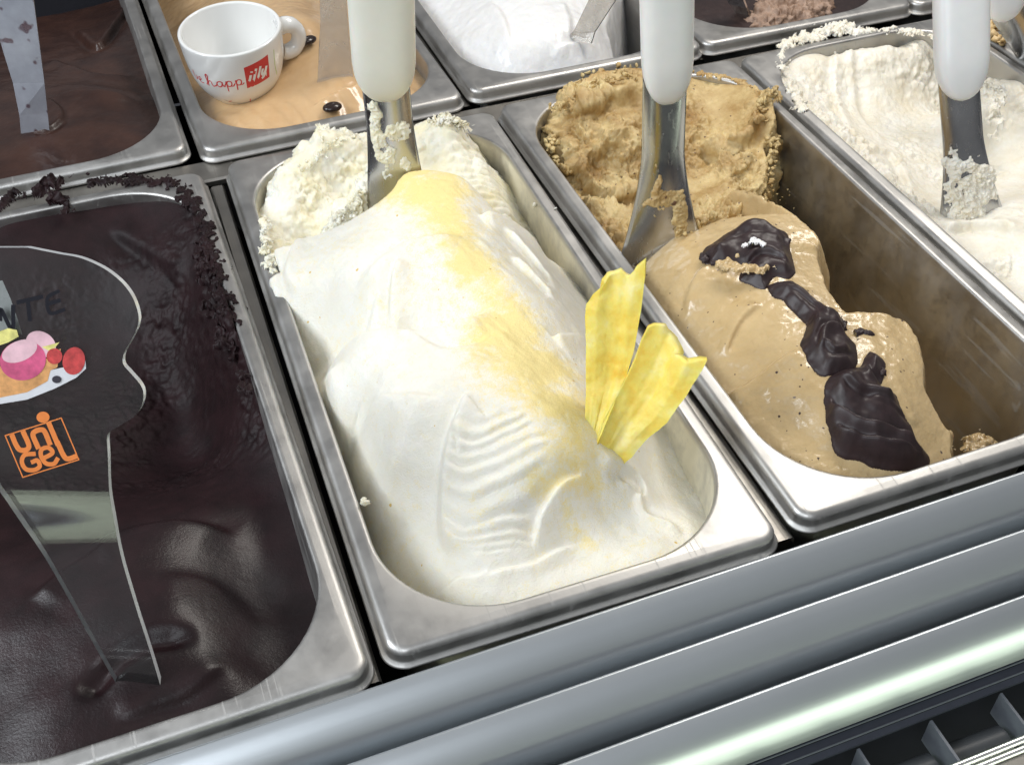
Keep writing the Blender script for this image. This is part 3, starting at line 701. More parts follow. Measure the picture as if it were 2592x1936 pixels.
def mound_C(X, Y):
    z = hC(X, Y)+.8*fbm(X, Y, 0*X, 26, 2, .5, 3)+.3*fbm(X, Y, 0*X, 8, 2, .5, 6)
    z += .30*fbm(X*.25+Y*.9, Y*.2-X*.75, 0*X, 3.0, 2, .5, 9)
    z += fold(X, Y, [(220,162.5,9), (206.7,160.9,5), (195,150.8,1), (191.1,140.8,-2)], 1.6, 8, .5, 1, 5)
    z += fold(X, Y, [(221.2,122.6,12), (210.8,120.6,8), (201.8,114.4,4), (195.1,107.6,0)], 1.8, 7, .5, -1, 5)
    z += fold(X, Y, [(184,89.1,-7), (196.7,87.6,-1), (210.2,87.8,6), (223.4,87.1,11)], 2.6, 10, .8, -1, 7)
    z += fold(X, Y, [(249.3,109.2,9), (254.4,101,9), (266,99.2,9), (276.8,92,8)], 2.2, 6, .6, -1, 5)
    z += fold(X, Y, [(232.7,49.1,4), (245.9,42.3,0), (257.1,35.2,-6)], 1.0, 5, .4, 1, 3)
    z += fold(X, Y, [(252.1,159.9,14), (265,154.3,13), (267.3,147.3,10)], 2.4, 5, .6, -1, 4)
    d, t = polydist(X, Y, edgeC)          # the right side is cut away down to the floor
    d = d+1.6*fbm(X, Y, 0*X, 10, 3, .55, 41)
    c = np.maximum(d+2, 0)
    z = z-(c**1.35)*1.5-1.2*sstep(3, 5, d)+1.0*sstep(8, 9, d)
    for pth, am, wd in (([(289,81.8,-20), (292.2,67.6,-24), (290.9,50.6,-25), (287,33.3,-24)], 9, 2.2), ([(279.1,155.5,-14), (275.1,139.1,-16), (275.4,125.6,-18)], 6, 2.0), ([(274.2,53.2,-14), (274.5,41.2,-18), (273.9,32.5,-20)], 4, 1.6)):
        e, t = polydist(X, Y, smooth_path(pth, 24)); z = z+am*np.exp(-(e/wd)**2)*sstep(0, .2, t)*sstep(1, .85, t)
    b, t = polydist(X, Y, [(170, 268), (189.3,191.9,0), (204.8,194.6,4), (221.2,195.5,6), (237.6,196.2,8), (267.4,180.4,8), (270, 230)])
    z = z-np.maximum(b, 0)*2.2
    return z
sheet('mound', 'C', mound_C, (176, 335), (10, 262), .6, M['hazel'], gC,
      disp=lambda X, Y, Z, gx, gy: .35*fbm(X, Y, Z, 7, 2, .5)+.10*fbm(X, Y, Z, 1.5, 2, .5), zmin=-101)
hC2 = TPS([(186,330,-30), (195.8,338.2,-6), (202.4,336.2,8), (218,341.3,10), (243.3,343,12), (255.6,342.2,10), (199.1,316.2,-4), (193.8,295,-16), (213.2,299.7,-4), (222.5,287.2,-2), (209.2,288.3,-22), (191.4,281.5,-20), (188.3,246.7,-16), (209.7,256.2,-18), (191,221,-12), (230.8,269.7,-22), (195.7,207.4,-10),
    (252.9,320.7,-2), (299.9,352.1,-2), (317.4,347.3,-3), (321.1,302.6,8), (324.2,296.7,12), (315,295.4,2), (299.7,311.6,-10), (281.9,314.7,-8), (271,290.6,-18), (282,275.5,-18), (292.7,274.2,-10), (307.4,272,-12), (291.4,247.4,-16), (263,239.7,-14), (259.9,213.8,-6), (235.4,210.7,-4), (295.6,241.1,-26),
    (200,200,-12), (240,180,-10), (190,180,-15), (270,190,-24)], .002)
edgeC2 = smooth_path([(322,372), (322.7,294,-2), (310.8,277,-6), (304.3,260.3,-14), (293.9,242.5,-20), (276.3,224.2,-20), (269,204.4,-24), (262,150)], 40)
def rest_C(X, Y):
    z = hC2(X, Y)
    z += fold(X, Y, [(189.4,314.3,-4), (195.9,300.8,-4), (204.1,277.9,-8), (214.1,267.1,-10), (230.6,271.1,-10)], 8.0, 10, .8, 1, 8)
    z += fold(X, Y, [(202.5,325.3,6), (218.1,319.1,3), (236.9,327.5,4), (255.6,334.3,3)], 6.5, 8, .8, 1, 7)
    z += fold(X, Y, [(273.9,298.2,-10), (286.5,285.6,-12), (298.4,279.6,-8), (316.8,292.5,0)], 8, 8, .8, 1, 7)
    z += fold(X, Y, [(271.2,255,-16), (289.8,262.4,-12), (308.8,281.3,-8)], 4, 7, 1, 1, 6)
    d, t = polydist(X, Y, edgeC2)
    z -= np.maximum(d+1, 0)**1.3*2.2
    return z
sheet('scooped_rest', 'C', rest_C, (178, 336), (160, 358), .55, M['hazel_old'], gC,
      disp=lambda X, Y, Z, gx, gy: crumble(6.5, 2.9, 15, 2.0, 6)(X, Y, Z, gx, gy)*np.clip(.75+1.2*fbm(X, Y, Z, 22, 2, .5, 31), .25, 1.2)*(1-.75*sstep(285, 300, X)*sstep(300, 320, Y)), zmin=-101,
      spill=lambda X, Y: sstep(344, 348, Y)*sstep(362, 359, Y)*(sstep(203, 208, X)*sstep(242, 236, X)), out=2)
crumbs(gC, M['hazel_old'], along([(196.1,328,9), (214,339,12), (242.9,342.3,14), (257.3,342.7,11)], 50, 2.4, (.6, 1.8), 1.8, 14)
    + along([(314,293.9,3), (322.4,299.1,8), (324.8,297.7,12), (325.9,296.9,10)], 60, 1.5, (.8, 2.2), 1.6, 16)
    + along([(192,324.5,-4), (183.7,306.9,-8), (190.1,293.1,-14)], 40, 1.6, (.7, 1.9), 1, 17)
    + along([(317.3,285.9,-6), (312.1,270.3,-12), (300.4,253.6,-22), (286.6,236.4,-24)], 90, 2.2, (.5, 1.8), 1.2, 18)
    + along([(320.3,264.3,-40), (300.5,240.4,-40), (332,282.1,-30)], 26, 5, (.25, .7), 0, 19)
    + along([(232.9,207.1,2), (209.8,194.1,6), (242.7,204.9,4)], 40, 2, (.7, 2.0), 1.2, 20), 5)
smear(gC, M['hazel'], [(297.1,47.5,-40), (303.2,46.9,-40), (306.1,41.8,-40)], 6, 2.5, 69, 5)
smear(gC, M['hazel_old'], [(301.6,356.1,0.2), (315.7,344.8,0.2), (325.2,331.6,0.2), (329.7,310,0.2)], 3.2, 1.6, 70, 4)
smear(gC, M['hazel_old'], [(308,288.3,1), (321,298.2,4), (329.8,304.2,7)], 5, 4.0, 71, 5)
smear(gC, M['hazel_old'], [(201.7,341.8,2), (218.2,349,6), (244.5,352.3,8), (263.4,352.9,4)], 7, 5.0, 72, 6)
smear(gB, M['pineapple_old'], [(35.8,324.8,4), (53.3,338.3,12), (59.4,345.9,14), (71.9,336.6,12)], 6, 4.5, 73, 5)
smear(gB, M['pineapple_old'], [(116.9,333.8,10), (126.7,332.8,14), (136.2,327.5,10)], 6, 4.5, 74, 5)
smear(gB, M['pineapple_old'], [(11.2,293.8,0.3), (5.6,264.5,0.3), (6.2,243.1,0.3)], 3.2, 1.5, 75, 3)
smear(gB, M['pineapple_old'], [(39.6,255.7,10), (51.3,264.5,11), (58.8,268.5,11)], 6, 6, 76, 6)
smear(gB, M['pineapple_old'], [(55.1,260.1,10), (59.6,269.6,16), (67.1,278.4,19), (74.6,286.9,20)], 5.5, 6, 77, 6)
crumbs(gC, M['hazel_old'], [(*(232.8,377.9,0.3), 1.6), (*(237.3,379.4,0.3), 1.7), (*(241.3,379.8,0.3), 1.2), (*(259.8,381.9,0.3), 1.3), (*(262.7,378.1,0.3), 1.3), (*(265.8,376.3,0.3), 1.3), (*(270.5,377.2,0.3), 1.2)], 9)

# ---- far right: white coconut gelato scraped out
gD = thing('gelato', (420, 180, -95), 'off-white gelato scraped out to a smooth slope, ragged at the rim, right edge', 'gelato')
hD = TPS([(363.6,351.3,-4), (353.2,326.6,-6), (350.7,304.5,-7), (480.2,292,-10), (468.7,265.1,-20), (461.2,251.2,-34), (412,364.1,-16), (404,331.6,-22), (448.7,362.3,-22), (445.5,327.2,-28), (468,336.7,-20), (398.4,282.3,-28), (426.3,270.4,-34), (367.4,275.3,-14), (360.1,286.6,-9), (362.9,232.6,-14), (364.3,206.2,-14), (363.5,178.9,-12), (391.5,221.3,-30), (423.5,237.1,-34),
    (363.1,162.1,-10), (362.2,140.8,-9), (368.8,114.8,-9), (379.7,149.8,-6), (394.4,145.8,-4), (407.9,173.4,-10), (384.4,172.3,-16), (384.5,118.7,-4), (374.3,93.8,-7), (430,40,-8), (480,40,-10), (480,120,-12), (480,310,-46), (350,100,-9), (362,338,-6), (375,348,-4), (395,352,-4), (420,353,-4), (445,353,-5), (470,349,-6), (385,338,-12), (420,338,-15), (455,338,-16)], .002)
def rest_D(X, Y):
    z = hD(X, Y)
    z += fold(X, Y, [(421.9,363.2,-14), (409.7,329.4,-22), (400.9,298.4,-24), (403.5,274.5,-28)], 3.2, 9, 1.0, -1, 6)
    z += fold(X, Y, [(406.7,362,-14), (391,328.9,-18), (377.6,290.3,-18)], 3, 6, .8, 1, 5)
    z += fold(X, Y, [(374.9,263.5,-22), (392.2,258.1,-26), (377.4,217.1,-24)], 3, 7, .8, 1, 5)
    z += fold(X, Y, [(357.1,162,-10), (372.7,163,-10), (383.2,153.7,-8), (383.6,139.3,-6)], 5, 10, .8, 1, 5)
    z += .8*np.sin((X*.8+Y*.5)*.9)*sstep(120, 90, Y)
    return z
rough_D = lambda X, Y: sstep(0, 18, 40-np.hypot((X-400)*.55, (Y-250)*.3))
sheet('scooped_rest', 'D', rest_D, (343, 505), (60, 362), .7, M['coco'], gD,
      disp=lambda X, Y, Z, gx, gy: crumble(2.8, 2.0, 10, 3.0, 4)(X, Y, Z, gx, gy)*np.clip(.34+1.3*np.maximum(fbm(X, Y, 0*X, 28, 2, .5, 8), -.1)+.6*sstep(382, 366, X)*sstep(170, 200, Y), .1, 1.1)*sstep(105, 125, Y)*(.25+.75*sstep(350, 325, Y)), out=2)
smear(gD, M['coco'], [(355.4,339.3,0.2), (368.5,361.2,0.2), (378.6,369.9,0.2), (392.7,373,0.2)], 4, 1.6, 24)
smear(gD, M['coco'], [(389.2,370,0.2), (405.6,373.7,0.2), (420.8,372.2,0.2), (434.5,365.4,0.2)], 7, 2.6, 25, 5)
smear(gD, M['coco'], [(404.6,375.3,1), (416.2,377,1.5), (432.2,373.4,1)], 6, 3.0, 26, 5)
smear(gD, M['coco'], [(435.3,366.6,0.2), (453.8,361.6,0.2), (470.6,348.6,0.2), (486.4,329.6,0.2), (485.9,309,0.2)], 4, 1.5, 27)
smear(gD, M['coco'], [(351.8,327.7,0.2), (346.4,307.8,0.2), (342.5,288.2,0.2)], 4, 2.2, 28)
smear(gD, M['coco'], [(468.8,276.3,0.2), (456.7,254.5,-2), (449.4,240.4,-12)], 6, 4, 29, 5)
crumbs(gD, M['coco'], along([(377.6,371.2,0.4), (410.3,378.7,0.4), (440.8,364,0.4), (470.3,348.2,0.4)], 40, 2.5, (.3, .9), .2, 24)
    + along([(409.1,365.6,-6), (405.7,348.6,-14), (414.9,351.9,-14)], 30, 2.2, (.8, 2.0), 1, 30), 6)

# ---- front left: very dark chocolate gelato
gA = thing('gelato', (-90, 150, -95), 'very dark chocolate gelato with crumbly edges behind the clear sign', 'gelato')
hA = TPS([(-111.2,364.3,-6), (-91.9,364.8,0), (-62.7,356,-3), (-38.3,342.6,-2), (-26,305.1,-4), (-24.9,256.6,-4), (-25.4,219.7,-6), (-24.3,181.8,-14), (-23.3,147,-22), (-53.9,334.2,-10), (-44.5,297.9,-16), (-71.3,316.5,-22), (-42.2,269.6,-34), (-59,265.4,-52), (-45.2,229.6,-56), (-41.5,190,-54), (-60.6,152.5,-42), (-77.3,225.3,-58), (-102.7,291.7,-40), (-119.4,223.9,-42),
    (-99.7,114.4,-16), (-61.6,105.2,-14), (-38.3,90.4,-24), (-32.9,62.3,-30), (-35.7,37.8,-28), (-66.8,54.7,-4), (-93.2,52.3,-3), (-58.5,24.7,-10), (-48.3,32.3,-20), (-104.7,26.5,-6), (-122.1,18.2,-8), (-90.8,11.9,-10), (-74.8,11.9,-13), (-135.2,81.6,-6), (-138.1,31.3,-10), (-140.2,190,-34), (-137.1,298.3,-35), (-127.5,379.9,-12), (-166.3,185.9,-20), (-162.1,71.7,-10), (-130,320,-14), (-150,200,-25), (-120,345,-5)], .003)
def rest_A(X, Y):
    z = hA(X, Y)+.9*fbm(X, Y, 0*X, 24, 2, .5, 3)
    z += fold(X, Y, [(-72.7,333.1,-14), (-57.9,314.8,-18), (-38.6,280.5,-24)], 3, 10, .8, 1, 6)
    z += fold(X, Y, [(-103.9,103.6,-14), (-80.5,107.3,-13), (-57.9,103.8,-14), (-41.1,95.1,-22)], 4.5, 18, 1.4, -1, 9)
    z += fold(X, Y, [(-125,77.8,-6), (-109.4,89.7,-10), (-88.9,99.8,-13)], 2.2, 13, 1.0, -1, 7)
    z += fold(X, Y, [(-77.8,69.8,-6), (-61.2,71,-6), (-49.1,61.5,-12), (-42.1,44.5,-18)], 1.0, 12, 1.4, -1, 8)
    z += fold(X, Y, [(-99.9,14,-8), (-85.3,15.9,-10), (-69.8,18.3,-10), (-55,27,-12)], 1.5, 7, .8, 1, 5)
    d, t = polydist(X, Y, [(-103.6,30.6,-6), (-93.6,38.1,-6), (-81.3,41.2,-6), (-69.4,39.8,-6), (-63.2,37.8,-9)])
    z -= 4.5*np.exp(-(d/4.2)**2)*sstep(1, .7, t)
    return z
sheet('mass', 'A', rest_A, (-172, -8), (-4, 352), .75, M['dark'], gA,
      disp=lambda X, Y, Z, gx, gy: crumble(2.6, 1.6, 8, 2.6, 9)(X, Y, Z, gx, gy)*np.clip(sstep(125, 150, Y+.2*X)*sstep(330, 300, Y)*.5*np.clip(.6+1.3*fbm(X, Y, 0*X, 26, 2, .5, 35), .1, 1)+.85*sstep(-32, -20, X)*sstep(130, 165, Y), .02, 1), out=2, tint=lambda X, Y, Z: sstep(118, 100, Y))
smear(gA, M['dark'], [(-76.5,365.1,0.2), (-54,358.6,0.2), (-34.4,349.1,0.2), (-23,328.4,0.2), (-21.4,297.1,0.2), (-21.2,274.8,0.2)], 5, 2.2, 34, 4)
smear(gA, M['dark'], [(-105.9,359.9,0.2), (-99.8,365.4,3), (-95.1,364.4,5), (-93.3,354.7,2), (-90.7,344.7,0)], 7, 5.0, 35, 6)
smear(gA, M['dark'], [(-22.1,292.8,0.2), (-20.2,261.5,0.2), (-23.1,234,0.2), (-19.9,211.7,0.2)], 4.5, 2.0, 36, 4)
smear(gA, M['dark'], [(-23.4,175.5,0.2), (-23.8,158.9,0.2)], 3, 1.6, 37, 3)
smear(gA, M['dark'], [(-123.4,356.8,0.2), (-116.7,370.4,0.2), (-109.5,363.7,0.2)], 4, 2.0, 38, 4)
smear(gA, M['dark'], [(-25.9,272.4,-3), (-24.6,237.5,-5), (-22.5,200,-9)], 8, 4, 39, 7)
crumbs(gA, M['dark'], along([(-73.7,366.8,0.4), (-49.1,355.4,0.4), (-31.9,347.8,0.4), (-21.8,327.6,0.4), (-20,296.3,0.4), (-19.9,252.8,0.4), (-20.1,217.2,0.4)], 60, 2.2, (.4, 1.2), .4, 34), 7)

# ---- back row
gE = thing('gelato', (-100, 480, -95), 'smooth milk chocolate gelato with folds, stuck with a frosted spatula', 'gelato')
hE = TPS([(-125,402.5,-6), (-85.2,408.8,-6), (-46.1,422.7,-8), (-36.8,450.2,-12), (-66.8,457.2,-3), (-51.1,476.8,-5), (-73.4,490.6,-6), (-34.6,496.2,-20), (-78,581,-26), (-29.8,564.7,-20), (-37.7,689.4,-38), (-107.8,725.9,-42), (-107.9,415.1,-3), (-123.3,475.9,-8), (-36.1,510.2,-20), (-83.2,782.3,-30), (-5.3,787.6,-24), (-87.8,535.8,-16), (-54.8,538.1,-20), (-125,573.2,-24), (-164.4,462.2,-8), (-173.2,641.2,-30), (-13,630.3,-24)], .002)
def rest_E(X, Y):
    z = hE(X, Y)+.6*fbm(X, Y, 0*X, 22, 2)
    z += fold(X, Y, [(-94.9,480.4,-8), (-77,482.3,-6), (-54.6,473.7,-6), (-36.8,466.3,-14)], 3.0, 12, 1.0, -1, 8)
    z += fold(X, Y, [(-90.8,576.5,-25), (-73.6,542.4,-22), (-56.6,519.4,-20), (-37.5,524.5,-20)], 4, 10, .8, -1, 7)
    z += fold(X, Y, [(-107.1,438.9,-4), (-93.6,436.6,-4), (-84.2,453.6,-4), (-94,485.7,-6)], 2.2, 6, .6, 1, 4)
    z += fold(X, Y, [(-96.6,409.7,-4), (-91.7,402.5,-4), (-87.6,404.7,-4)], 1.0, 3, .4, 1, 2)
    z += fold(X, Y, [(-75.6,643.8,-34), (-58.7,581,-26), (-39.3,621,-30), (-24,674.7,-34)], 4, 9, .8, 1, 6)
    return z
sheet('mass', 'E', rest_E, (-182, -18), (378, 733), .9, M['milkchoc'], gE, disp=lambda X, Y, Z, gx, gy: .3*fbm(X, Y, Z, 5, 3), out=2)

gF = thing('gelato', (70, 470, -95), 'smooth beige coffee gelato spread around the espresso cup', 'gelato')
hF = TPS([(3.3,477.3,-16), (9.2,450.5,-10), (29.3,410.8,-6), (53.7,401.5,-6), (80.6,403.2,-6), (69.9,405.9,-2), (51.1,428.6,-2), (77.6,447.9,6), (65,470.9,12), (77.4,481.3,18), (62.4,571.2,10), (34.8,663.3,-20), (98.4,473,0), (129.2,522.9,-15), (126.1,415.2,-10), (143.3,453.7,-16), (7.9,607.9,-25), (150.6,602.7,-10), (36.1,444.6,-4), (51.2,456.9,0), (23.7,448.1,-10), (84.3,414.4,2), (78.8,417.3,0)], .002)
def rest_F(X, Y):
    z = hF(X, Y)+.5*fbm(X, Y, 0*X, 20, 2)
    z += fold(X, Y, [(60.8,405.2,-3), (67.9,409,0), (77.8,412.6,1), (90.5,415.2,2), (104.5,423.3,0)], 2.2, 9, .5, -1, 5)
    z += .4*np.sin((X+.3*Y)*.55+2*fbm(X, Y, 0*X, 15, 2))*sstep(440, 410, Y)
    return z
sheet('mass', 'F', rest_F, (-10, 158), (376, 733), .9, M['coffee'], gF, disp=lambda X, Y, Z, gx, gy: .25*fbm(X, Y, Z, 4, 3), out=2)

gG = thing('gelato', (240, 480, -95), 'glossy white gelato mound with soft ridges in the back row', 'gelato')
hG = TPS([(175.3,497.3,-8), (176.2,452.6,-8), (192.8,423.9,-10), (228,412.4,-10), (259.2,414.8,-12), (276.5,432.1,-16), (220.7,437,8), (202.1,478.5,6), (259.1,448.7,6), (267.8,436.3,0), (253.9,525.3,12), (209.9,554.9,0), (288.9,469.5,2), (319.3,522,-4), (200.4,426.5,0), (229.1,415.5,0), (259.2,423.5,-6)], .002)
edgeG = smooth_path([(318,640), (320.9,521.4,-4), (300.4,478.9,-4), (280.5,447.7,-4), (279.2,435.7,-12), (276.8,423.3,-16), (262,380)], 30)
def rest_G(X, Y):
    z = hG(X, Y)+.6*fbm(X, Y, 0*X, 18, 3)
    z += fold(X, Y, [(208.5,486.9,8), (208,456.6,8), (204.4,437.6,4), (199.5,424.1,-2)], 2.0, 9, .8, -1, 7)
    z += fold(X, Y, [(225.7,415.3,4), (244.4,420.8,3), (263,425,0)], 2.6, 7, .6, -1, 5)
    z += fold(X, Y, [(253.9,461.5,8), (247.7,433.1,5), (242,423.1,4)], 1.6, 6, .6, -1, 4)
    z -= np.maximum(polydist(X, Y, edgeG)[0]+1, 0)**1.3*1.8
    return z
sheet('mass', 'G', rest_G, (160, 326), (386, 738), .9, M['fior'], gG, disp=lambda X, Y, Z, gx, gy: .5*fbm(X, Y, Z, 5, 3), out=2)

gH = thing('gelato', (410, 480, -95), 'nearly black chocolate gelato with a torn pinkish lump, upper right', 'gelato')
hH = TPS([(330,395,-9), (480,395,-9), (400,400,-8), (335,600,-12), (485,600,-12), (410,450,-4), (410,520,-6)], .002)
sheet('mass', 'H', lambda X, Y: hH(X, Y)+.8*fbm(X, Y, 0*X, 18, 3), (326, 492), (392, 600), 1.1, M['blackchoc'], gH, disp=lambda X, Y, Z, gx, gy: .5*fbm(X, Y, Z, 5, 3), out=2)
lump = [(374.1,421.4,0), (387,429.7,0), (402.4,454.4,0), (432.8,467.9,0), (446.6,445.4,0), (441.9,418.6,0), (433.8,408.3,0), (421.7,406.8,0), (413.6,396.2,0), (409.8,405.3,0), (391.5,401.8,0), (379.2,399.1,0), (378,410,0)]
def lump_H(X, Y):
    d = poly_sdf(X, Y, lump)
    return hH(X, Y)+np.where(d > 0, 9*(1-np.exp(-np.maximum(d, 0)/4)), d*2)
sheet('torn_lump', 'H', lump_H, (370, 470), (395, 480), .7, M['pinkchoc'], gH, disp=crumble(3.5, 2.4, 8, 2.6, 5), cut=lambda X, Y, Z: Z > hH(X, Y)-4, out=2)

gI = thing('gelato', (570, 480, -95), 'brown gelato in the pan at the upper right corner behind the white handle', 'gelato')
hI = TPS([(495,395,-12), (640,395,-12), (560,480,-8), (500,600,-12), (640,600,-12)], .002)
sheet('mass', 'I', lambda X, Y: hI(X, Y)+1.0*fbm(X, Y, 0*X, 18, 3), (490, 660), (392, 560), 1.6, M['milkchoc'], gI, disp=lambda X, Y, Z, gx, gy: .5*fbm(X, Y, Z, 5, 3), out=2)
gJ = thing('gelato', (580, 200, -95), 'caramel gelato hanging over a steel rim at the upper right edge', 'gelato')
hJ = TPS([(515,200,-60), (600,200,-60), (530,330,-20), (560,345,-6), (520,300,-40), (600,330,-10), (600,280,-40), (660,300,-30)], .002)
sheet('mass', 'J', lambda X, Y: hJ(X, Y), (511, 675), (150, 362), 1.3, M['caramel'], gJ, disp=crumble(4, 3, 9, 3, 2), out=2)
crumbs(gJ, M['caramel'], along([(523.8,358.1,4), (510,337.3,4), (509.8,327.3,2), (507.4,316.3,1)], 60, 2.2, (1.0, 3.2), 1.5, 44), 8)

# ------------------------------------------------------------------ spatulas
def frame_for(a, b, face):
    a = np.array(a, float); b = np.array(b, float); t = (b-a)/np.linalg.norm(b-a)
    f = np.array(face, float); f = f-(f@t)*t; f /= np.linalg.norm(f)
    return a, t, f, np.cross(f, t)     # along, facing, sideways
def spatula(tip, top, blade_end, w_neck, w_end, label, hm, hw=30, hd=17, flare=.45, face=(-.24, -.97, 0), blade_face=None, curve=5.0, tail=14, skew=0):
    """white grip from tip up to top; steel blade from inside the grip down to blade_end and on into the gelato"""
    root = thing('spatula', blade_end, label, 'spatula', 'white-handled gelato spatulas')
    a, t, f, s = frame_for(tip, top, face); L = np.linalg.norm(np.array(top)-np.array(tip))
    n = 36; V = []
    us = [0, .8, 2, 4, 7, 11, 16, 22, 30]+[30+(L-30)*k/6 for k in range(1, 7)]
    for u in us:
        k = min(1, u/24); r = math.sqrt(max(0, 1-(1-k)**2.2))*(.985+.05*min(1, u/110)); r = max(r, .02)
        for i in range(n):
            q = 2*math.pi*i/n; c, d = math.cos(q), math.sin(q)
            e = 2/3.0
            V.append(a+t*u+s*(hw/2*r*math.copysign(abs(c)**e, c))+f*(hd/2*max(r, .1 if u else .02)*math.copysign(abs(d)**e, d)))
    F = [list(q) for q in grid_faces(len(us), n, False, True)]+[list(range(n)), list(range((len(us)-1)*n, len(us)*n))[::-1]]
    part('handle', V, F, hm, root)
    e0 = np.array(blade_end, float); st = a+t*14
    d = e0-st; L2 = np.linalg.norm(d); tt = d/L2; bf = np.array(blade_face or face, float); bf = bf-(bf@tt)*tt; bf /= np.linalg.norm(bf); sd = np.cross(tt, bf)*-1
    if sd @ s < 0: sd = -sd
    nu, nv = 40, 21; G = []
    for j in range(2):
        for i in range(nu):
            u = i/(nu-1)*(L2+tail); k = u/L2
            kk = max(0, (k-flare)/(1-flare)); w = w_neck+(w_end-w_neck)*(kk**1.5)
            cv = curve*(1-.75*min(1, kk))
            for h in range(nv):
                x = -1+2*h/(nv-1)
                off = -cv*(1-math.sqrt(max(0, 1-(.88*x)**2)))*2 + (0 if j == 0 else -1.3)
                G.append(st+tt*u+sd*(x*w/2+skew*kk)+bf*off)
    G = np.array(G); m = nu*nv
    f0 = grid_faces(nu, nv); f1 = f0[:, ::-1]+m
    rimf = []
    for i in range(nu-1):
        for h in (0, nv-1): rimf.append([i*nv+h, (i+1)*nv+h, (i+1)*nv+h+m, i*nv+h+m])
    for h in range(nv-1):
        for i in (0, nu-1): rimf.append([i*nv+h, i*nv+h+1, i*nv+h+1+m, i*nv+h+m])
    part('blade', G, np.concatenate([f0, f1, np.array(rimf)]), M['blade'], root)
    return root, st, tt, sd, bf, L2
def smears(root, st, tt, sd, bf, L2, mat_, blobs, seed, thick=1.6, cell=4.0, half=11, curve=4.5):
    """gelato stuck to the front of the blade; blobs are (along, across, radius along, radius across)"""
    us = np.arange(10, L2+6, .4); xs = np.arange(-half, half+.01, .4)
    Ug, Xg = np.meshgrid(us, xs, indexing='ij'); best = np.full(Ug.shape, -9.0)
    for (u, x, ru, rx) in blobs: best = np.maximum(best, 1-np.hypot((Ug-u)/ru, (Xg-x)/rx))
    n = fbm(Ug, Xg, 0*Ug, cell, 3, .6, seed); f = best*1.15+1.15*n+.02
    h = np.where(f > 0, thick*np.sqrt(np.maximum(f, 0))*(.4+1.6*np.abs(fbm(Ug, Xg, 0*Ug, cell*.5, 3, .6, seed+5))), -.6+f)
    off = h+.35-curve*.5*(1-np.sqrt(np.maximum(0, 1-(.8*Xg/half)**2)))*2
    V = st+Ug[..., None]*tt+Xg[..., None]*sd+off[..., None]*bf
    F = grid_faces(len(us), len(xs)); F = F[(f > -.3).ravel()[F].all(1)]
    used = np.zeros(Ug.size, bool); used[F.ravel()] = True; idx = np.cumsum(used)-1
    part('smear', V.reshape(-1, 3)[used], idx[F], mat_, root)

sp = spatula((79,269.6,70), (82.9,268.8,158), (78.7,263.5,32), 24, 28, 'white-handled steel spatula stuck in the yellow-dusted white gelato', M['handle_cream'], hw=31.5, hd=19, flare=.5, tail=22)
smears(*sp, M['pineapple_old'], [(24, 7, 12, 3), (34, 7.5, 12, 2.6), (30, -3, 5, 5), (44, 3, 8, 5), (48, -5, 4, 4)], 50, 1.3, 4, 10.5)
sp = spatula((208,212.9,72), (202.8,218.5,155), (203.5,195.8,2), 22, 40, 'white-handled steel spatula in the torn tan gelato, between two others', M['handle'], hw=25, hd=16, flare=.45, tail=18, curve=4.5)
smears(*sp, M['hazel_old'], [(58, 4, 9, 2.5), (64, -2, 4, 8), (70, -8, 8, 3), (78, -10, 10, 3)], 51, 1.0, 4, 13, 2.5)
sp = spatula((378.8,200,46), (388.2,245.4,120), (387.1,176.1,-16), 22, 36, 'white-handled steel spatula caked with white gelato, at the right edge', M['handle'], hw=29, hd=16, flare=.45, tail=16, curve=4.5)
smears(*sp, M['coco'], [(52, 6, 8, 6), (60, -2, 9, 12), (70, 0, 12, 15), (78, 4, 9, 13)], 52, 2.4, 5, 14.5, 2.5)
sp = spatula((468.4,278.8,40), (462.3,306.7,100), (560,300,-40), 22, 30, 'white spatula handle cut off by the upper right corner', M['handle'], hw=30, hd=17, tail=5)

# ------------------------------------------------------------------ clear plastic spatulas of the back row
def flat_blade(name, quadpts, mat_, label, thick=1.6, group='clear plastic spatulas'):
    """rows of (left, right) points from the buried end upwards"""
    root = thing(name, quadpts[0][0], label, 'spatula', group)
    rows = [(np.array(a, float), np.array(b, float)) for a, b in quadpts]
    n = np.cross(rows[0][1]-rows[0][0], rows[-1][0]-rows[0][0]); n /= np.linalg.norm(n)
    V = []
    for a, b in rows: V += [a, b, b-n*thick, a-n*thick]
    F = [list(q) for q in grid_faces(len(rows), 4, False, True)]+[[0, 1, 2, 3], [4*(len(rows)-1)+k for k in (3, 2, 1, 0)]]
    part('blade', V, F, mat_, root, smooth=False)
    return root
flat_blade('clear_spatula', [((-113.1,441.6,-14), (-96.3,438.1,-14)), ((-108,436.9,10), (-91.8,433.6,10)), ((-105.3,434.7,32), (-87.9,428.1,32)), ((-104.2,430.5,60), (-83.4,422.5,60)), ((-99.5,425.7,86), (-79.3,417.9,86)), ((-90.2,400.8,125), (-72.2,393.8,125))], M['frost'],
           'frosted plastic spatula spotted with brown, in the smooth chocolate gelato')
flat_blade('clear_spatula', [((68.8,425.7,-4), (93.5,423.8,-4)), ((71.6,428.1,4), (94,425.9,4)), ((78.1,430.9,36), (95,427.7,36)), ((82.3,432.7,70), (96.6,427.1,70))], M['film'],
           'clear plastic spatula standing in the coffee gelato beside the cup')
flat_blade('clear_spatula', [((242.3,427.3,2), (253,412.5,2)), ((245.2,423.2,8), (256.8,415.8,8)), ((254.8,422.4,28), (271.2,416.1,28)), ((262.7,421.2,46), (282.2,413.6,46))], M['film'],
           'clear plastic spatula with thin dark edges in the glossy white gelato')
